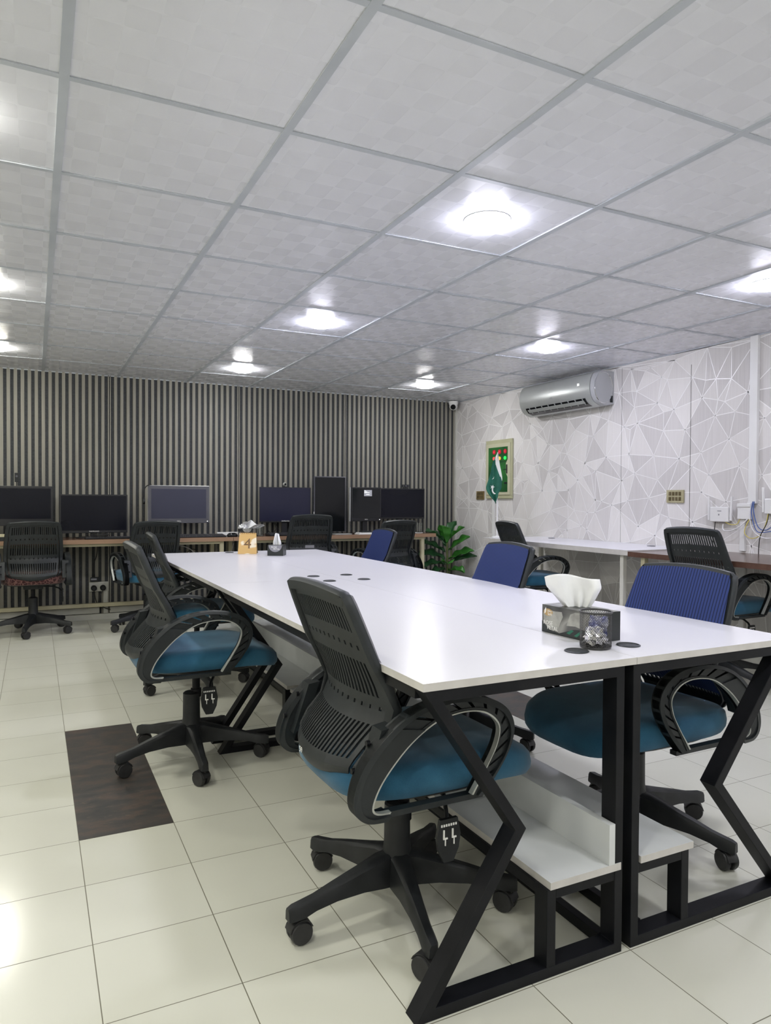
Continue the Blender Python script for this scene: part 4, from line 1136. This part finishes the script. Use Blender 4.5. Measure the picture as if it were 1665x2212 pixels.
# ------------------------------------------------------------------ flag on the white desk
t = thing('table_flag', 'green and white flag with crescent and star on a white pole', 'flag', (3.885, 5.50, .7955), radians(-35))
b = MB(); b.lathe((0, 0, 0), [(.05, 0), (.05, .012), (.015, .02), (.001, .022)], 28); b.build('base', m_white, t, smooth=True)
b = MB(); b.cyl((0, 0), .0085, .015, .34, 12); b.cyl((0, 0), .004, .34, .80, 12); b.build('pole', m_white, t, smooth=True)
b = MB()
prof_l = [(.79, -.004, .004), (.74, -.030, .012), (.68, -.052, .022), (.62, -.062, .034), (.56, -.078, .044), (.50, -.098, .040), (.46, -.104, .036), (.42, -.088, .012), (.38, -.058, .004), (.34, -.024, -.012), (.32, -.016, -.010)]
nu = 28; vs = []
prof_l = [tuple(v) for v in catmull([(p[1], p[2], p[0]) for p in prof_l], 5)]
for (a, c_, z) in prof_l:
    for i in range(nu + 1):
        u = i / nu; xx = a + (c_ - a) * u
        vs.append((xx, .012 * sin(u * 9 + z * 9) - .006 - .01 * u, z))
n = nu + 1
cells = [(r, q) for r in range(len(prof_l) - 1) for q in range(nu)]
b.add(vs, [(r * n + q, r * n + q + 1, (r + 1) * n + q + 1, (r + 1) * n + q) for r, q in cells])
for i, (r, q) in enumerate(cells):
    zc = prof_l[r][2]; u = (q + .5) / nu
    if zc > .755 or (zc > .735 and u > .15) or (zc > .54 and u > .34 + .66 * (.735 - zc) / .20): b.m[i] = 1
o = b.build('cloth', [m_flag, m_flagwhite], t, smooth=True); sm = o.modifiers.new('s', 'SOLIDIFY'); sm.thickness = .001
def star(cx, cz, R, y):
    return [(cx + (R if k % 2 == 0 else R * .42) * sin(pi * k / 5 + .3), y, cz + (R if k % 2 == 0 else R * .42) * cos(pi * k / 5 + .3)) for k in range(10)]
b = MB(); b.add(star(-.045, .475, .022, -.026), [tuple(range(10))])
cr = [(-.02 + .032 * cos(a), -.026, .448 + .04 * sin(a)) for a in [radians(150 + 120 * i / 10) for i in range(11)]] + [(-.012 + .028 * cos(a), -.026, .452 + .036 * sin(a)) for a in [radians(265 - 110 * i / 10) for i in range(11)]]
b.add(cr, [tuple(range(22))])
b.add([(-.03, -.026, .575), (-.038, -.026, .56), (-.052, -.026, .545), (-.035, -.026, .553)], [(0, 1, 2, 3)])
b.build('crescent_and_star', m_flagwhite, t)

# ------------------------------------------------------------------ plant
t = thing('potted_plant', 'broad-leaved green plant in the corner between the two walls', 'plant', (4.19, 6.90, 0))
b = MB(); b.lathe((0, 0, 0), [(.09, 0), (.10, .01), (.125, .24), (.13, .25), (.12, .25), (.115, .22)], 32); b.build('pot', m_pot, t, smooth=True)
b = MB(); b.lathe((0, 0, .215), [(.118, 0), (.06, .006), (.001, .008)], 24); b.build('soil', m_soil, t, smooth=True)
b = MB(); b.tube(catmull([(0, 0, .2), (.01, .0, .4), (-.005, -.01, .6), (.005, -.01, .78)], 6), .011, 10); b.tube(catmull([(0.02, 0, .2), (.035, -.02, .4), (.045, -.02, .58)], 6), .008, 10); b.build('stem', m_stem, t, smooth=True)
def leaf(z0, az, elev, ln, wd, m, droop=.35, roll=0):
    b = MB(); nu, nv = 14, 8; vs = []
    d = Vector((cos(az), sin(az), 0)); sd = Vector((-sin(az), cos(az), 0))
    for i in range(nu + 1):
        u = i / nu
        w_ = wd * (sin(pi * min(1, u * .98 + .02)) ** .62) * (.62 + .55 * u) * (1 if u < .97 else .6)
        e = elev - droop * u * u * 1.4
        rpos = ln * u * cos(elev - droop * u * .6) ; zpos = ln * u * sin(elev - droop * u * .6)
        c0 = Vector((0, 0, z0)) + d * (.02 + rpos) + Vector((0, 0, zpos))
        nrm = Vector((0, 0, 1)) * cos(e) - d * sin(e)
        for j in range(nv + 1):
            q = j / nv * 2 - 1
            wav = .012 * sin(u * 16 + (3 if q > 0 else 0)) * abs(q)
            s2 = sd * cos(roll) + nrm * sin(roll)
            vs.append(c0 + s2 * (q * w_ / 2) + nrm * (abs(q) * .035 * (w_ / wd) + wav - .02 * (1 - abs(q)) * .3))
    n = nv + 1
    b.add(vs, [(r * n + q, r * n + q + 1, (r + 1) * n + q + 1, (r + 1) * n + q) for r in range(nu) for q in range(nv)])
    o = b.build('leaf', m, t, smooth=True)
    s = o.modifiers.new('s', 'SOLIDIFY'); s.thickness = .0012
CAMAZ = math.atan2(-6.9, -4.16)
RI = CAMAZ + pi / 2; LE = CAMAZ - pi / 2
for (z0, az, el, ln, wd, mm, dr, rl) in [
    (.66, CAMAZ - .35, 1.0, .26, .17, m_leaf, .15, 0), (.70, RI - .5, .75, .25, .12, m_leaf, .2, .3), (.58, RI - .35, .62, .30, .15, m_leaf, .1, .5),
    (.48, RI - .25, .42, .31, .14, m_leaf, .15, .5), (.44, RI - .1, .30, .33, .12, m_leafdark, .1, .4), (.66, LE + .5, .85, .29, .10, m_leafdark, .6, -.3),
    (.56, LE + .35, .55, .30, .11, m_leafdark, .3, -.4), (.48, LE + .3, .45, .32, .15, m_leafdark, .5, -.5), (.42, LE + .55, .25, .30, .12, m_leafdark, .6, -.3),
    (.42, CAMAZ + .1, .55, .18, .16, m_leaf, .7, 0), (.72, RI + 1.1, .9, .26, .13, m_leafdark, .2, 0), (.62, LE - .9, .8, .22, .12, m_leafdark, .3, 0),
    (.35, RI - .6, .3, .22, .12, m_leaf, .6, .2), (.36, LE + .9, .2, .24, .12, m_leafdark, .7, -.2)]:
    leaf(z0, az, el, ln, wd, mm, dr, rl)
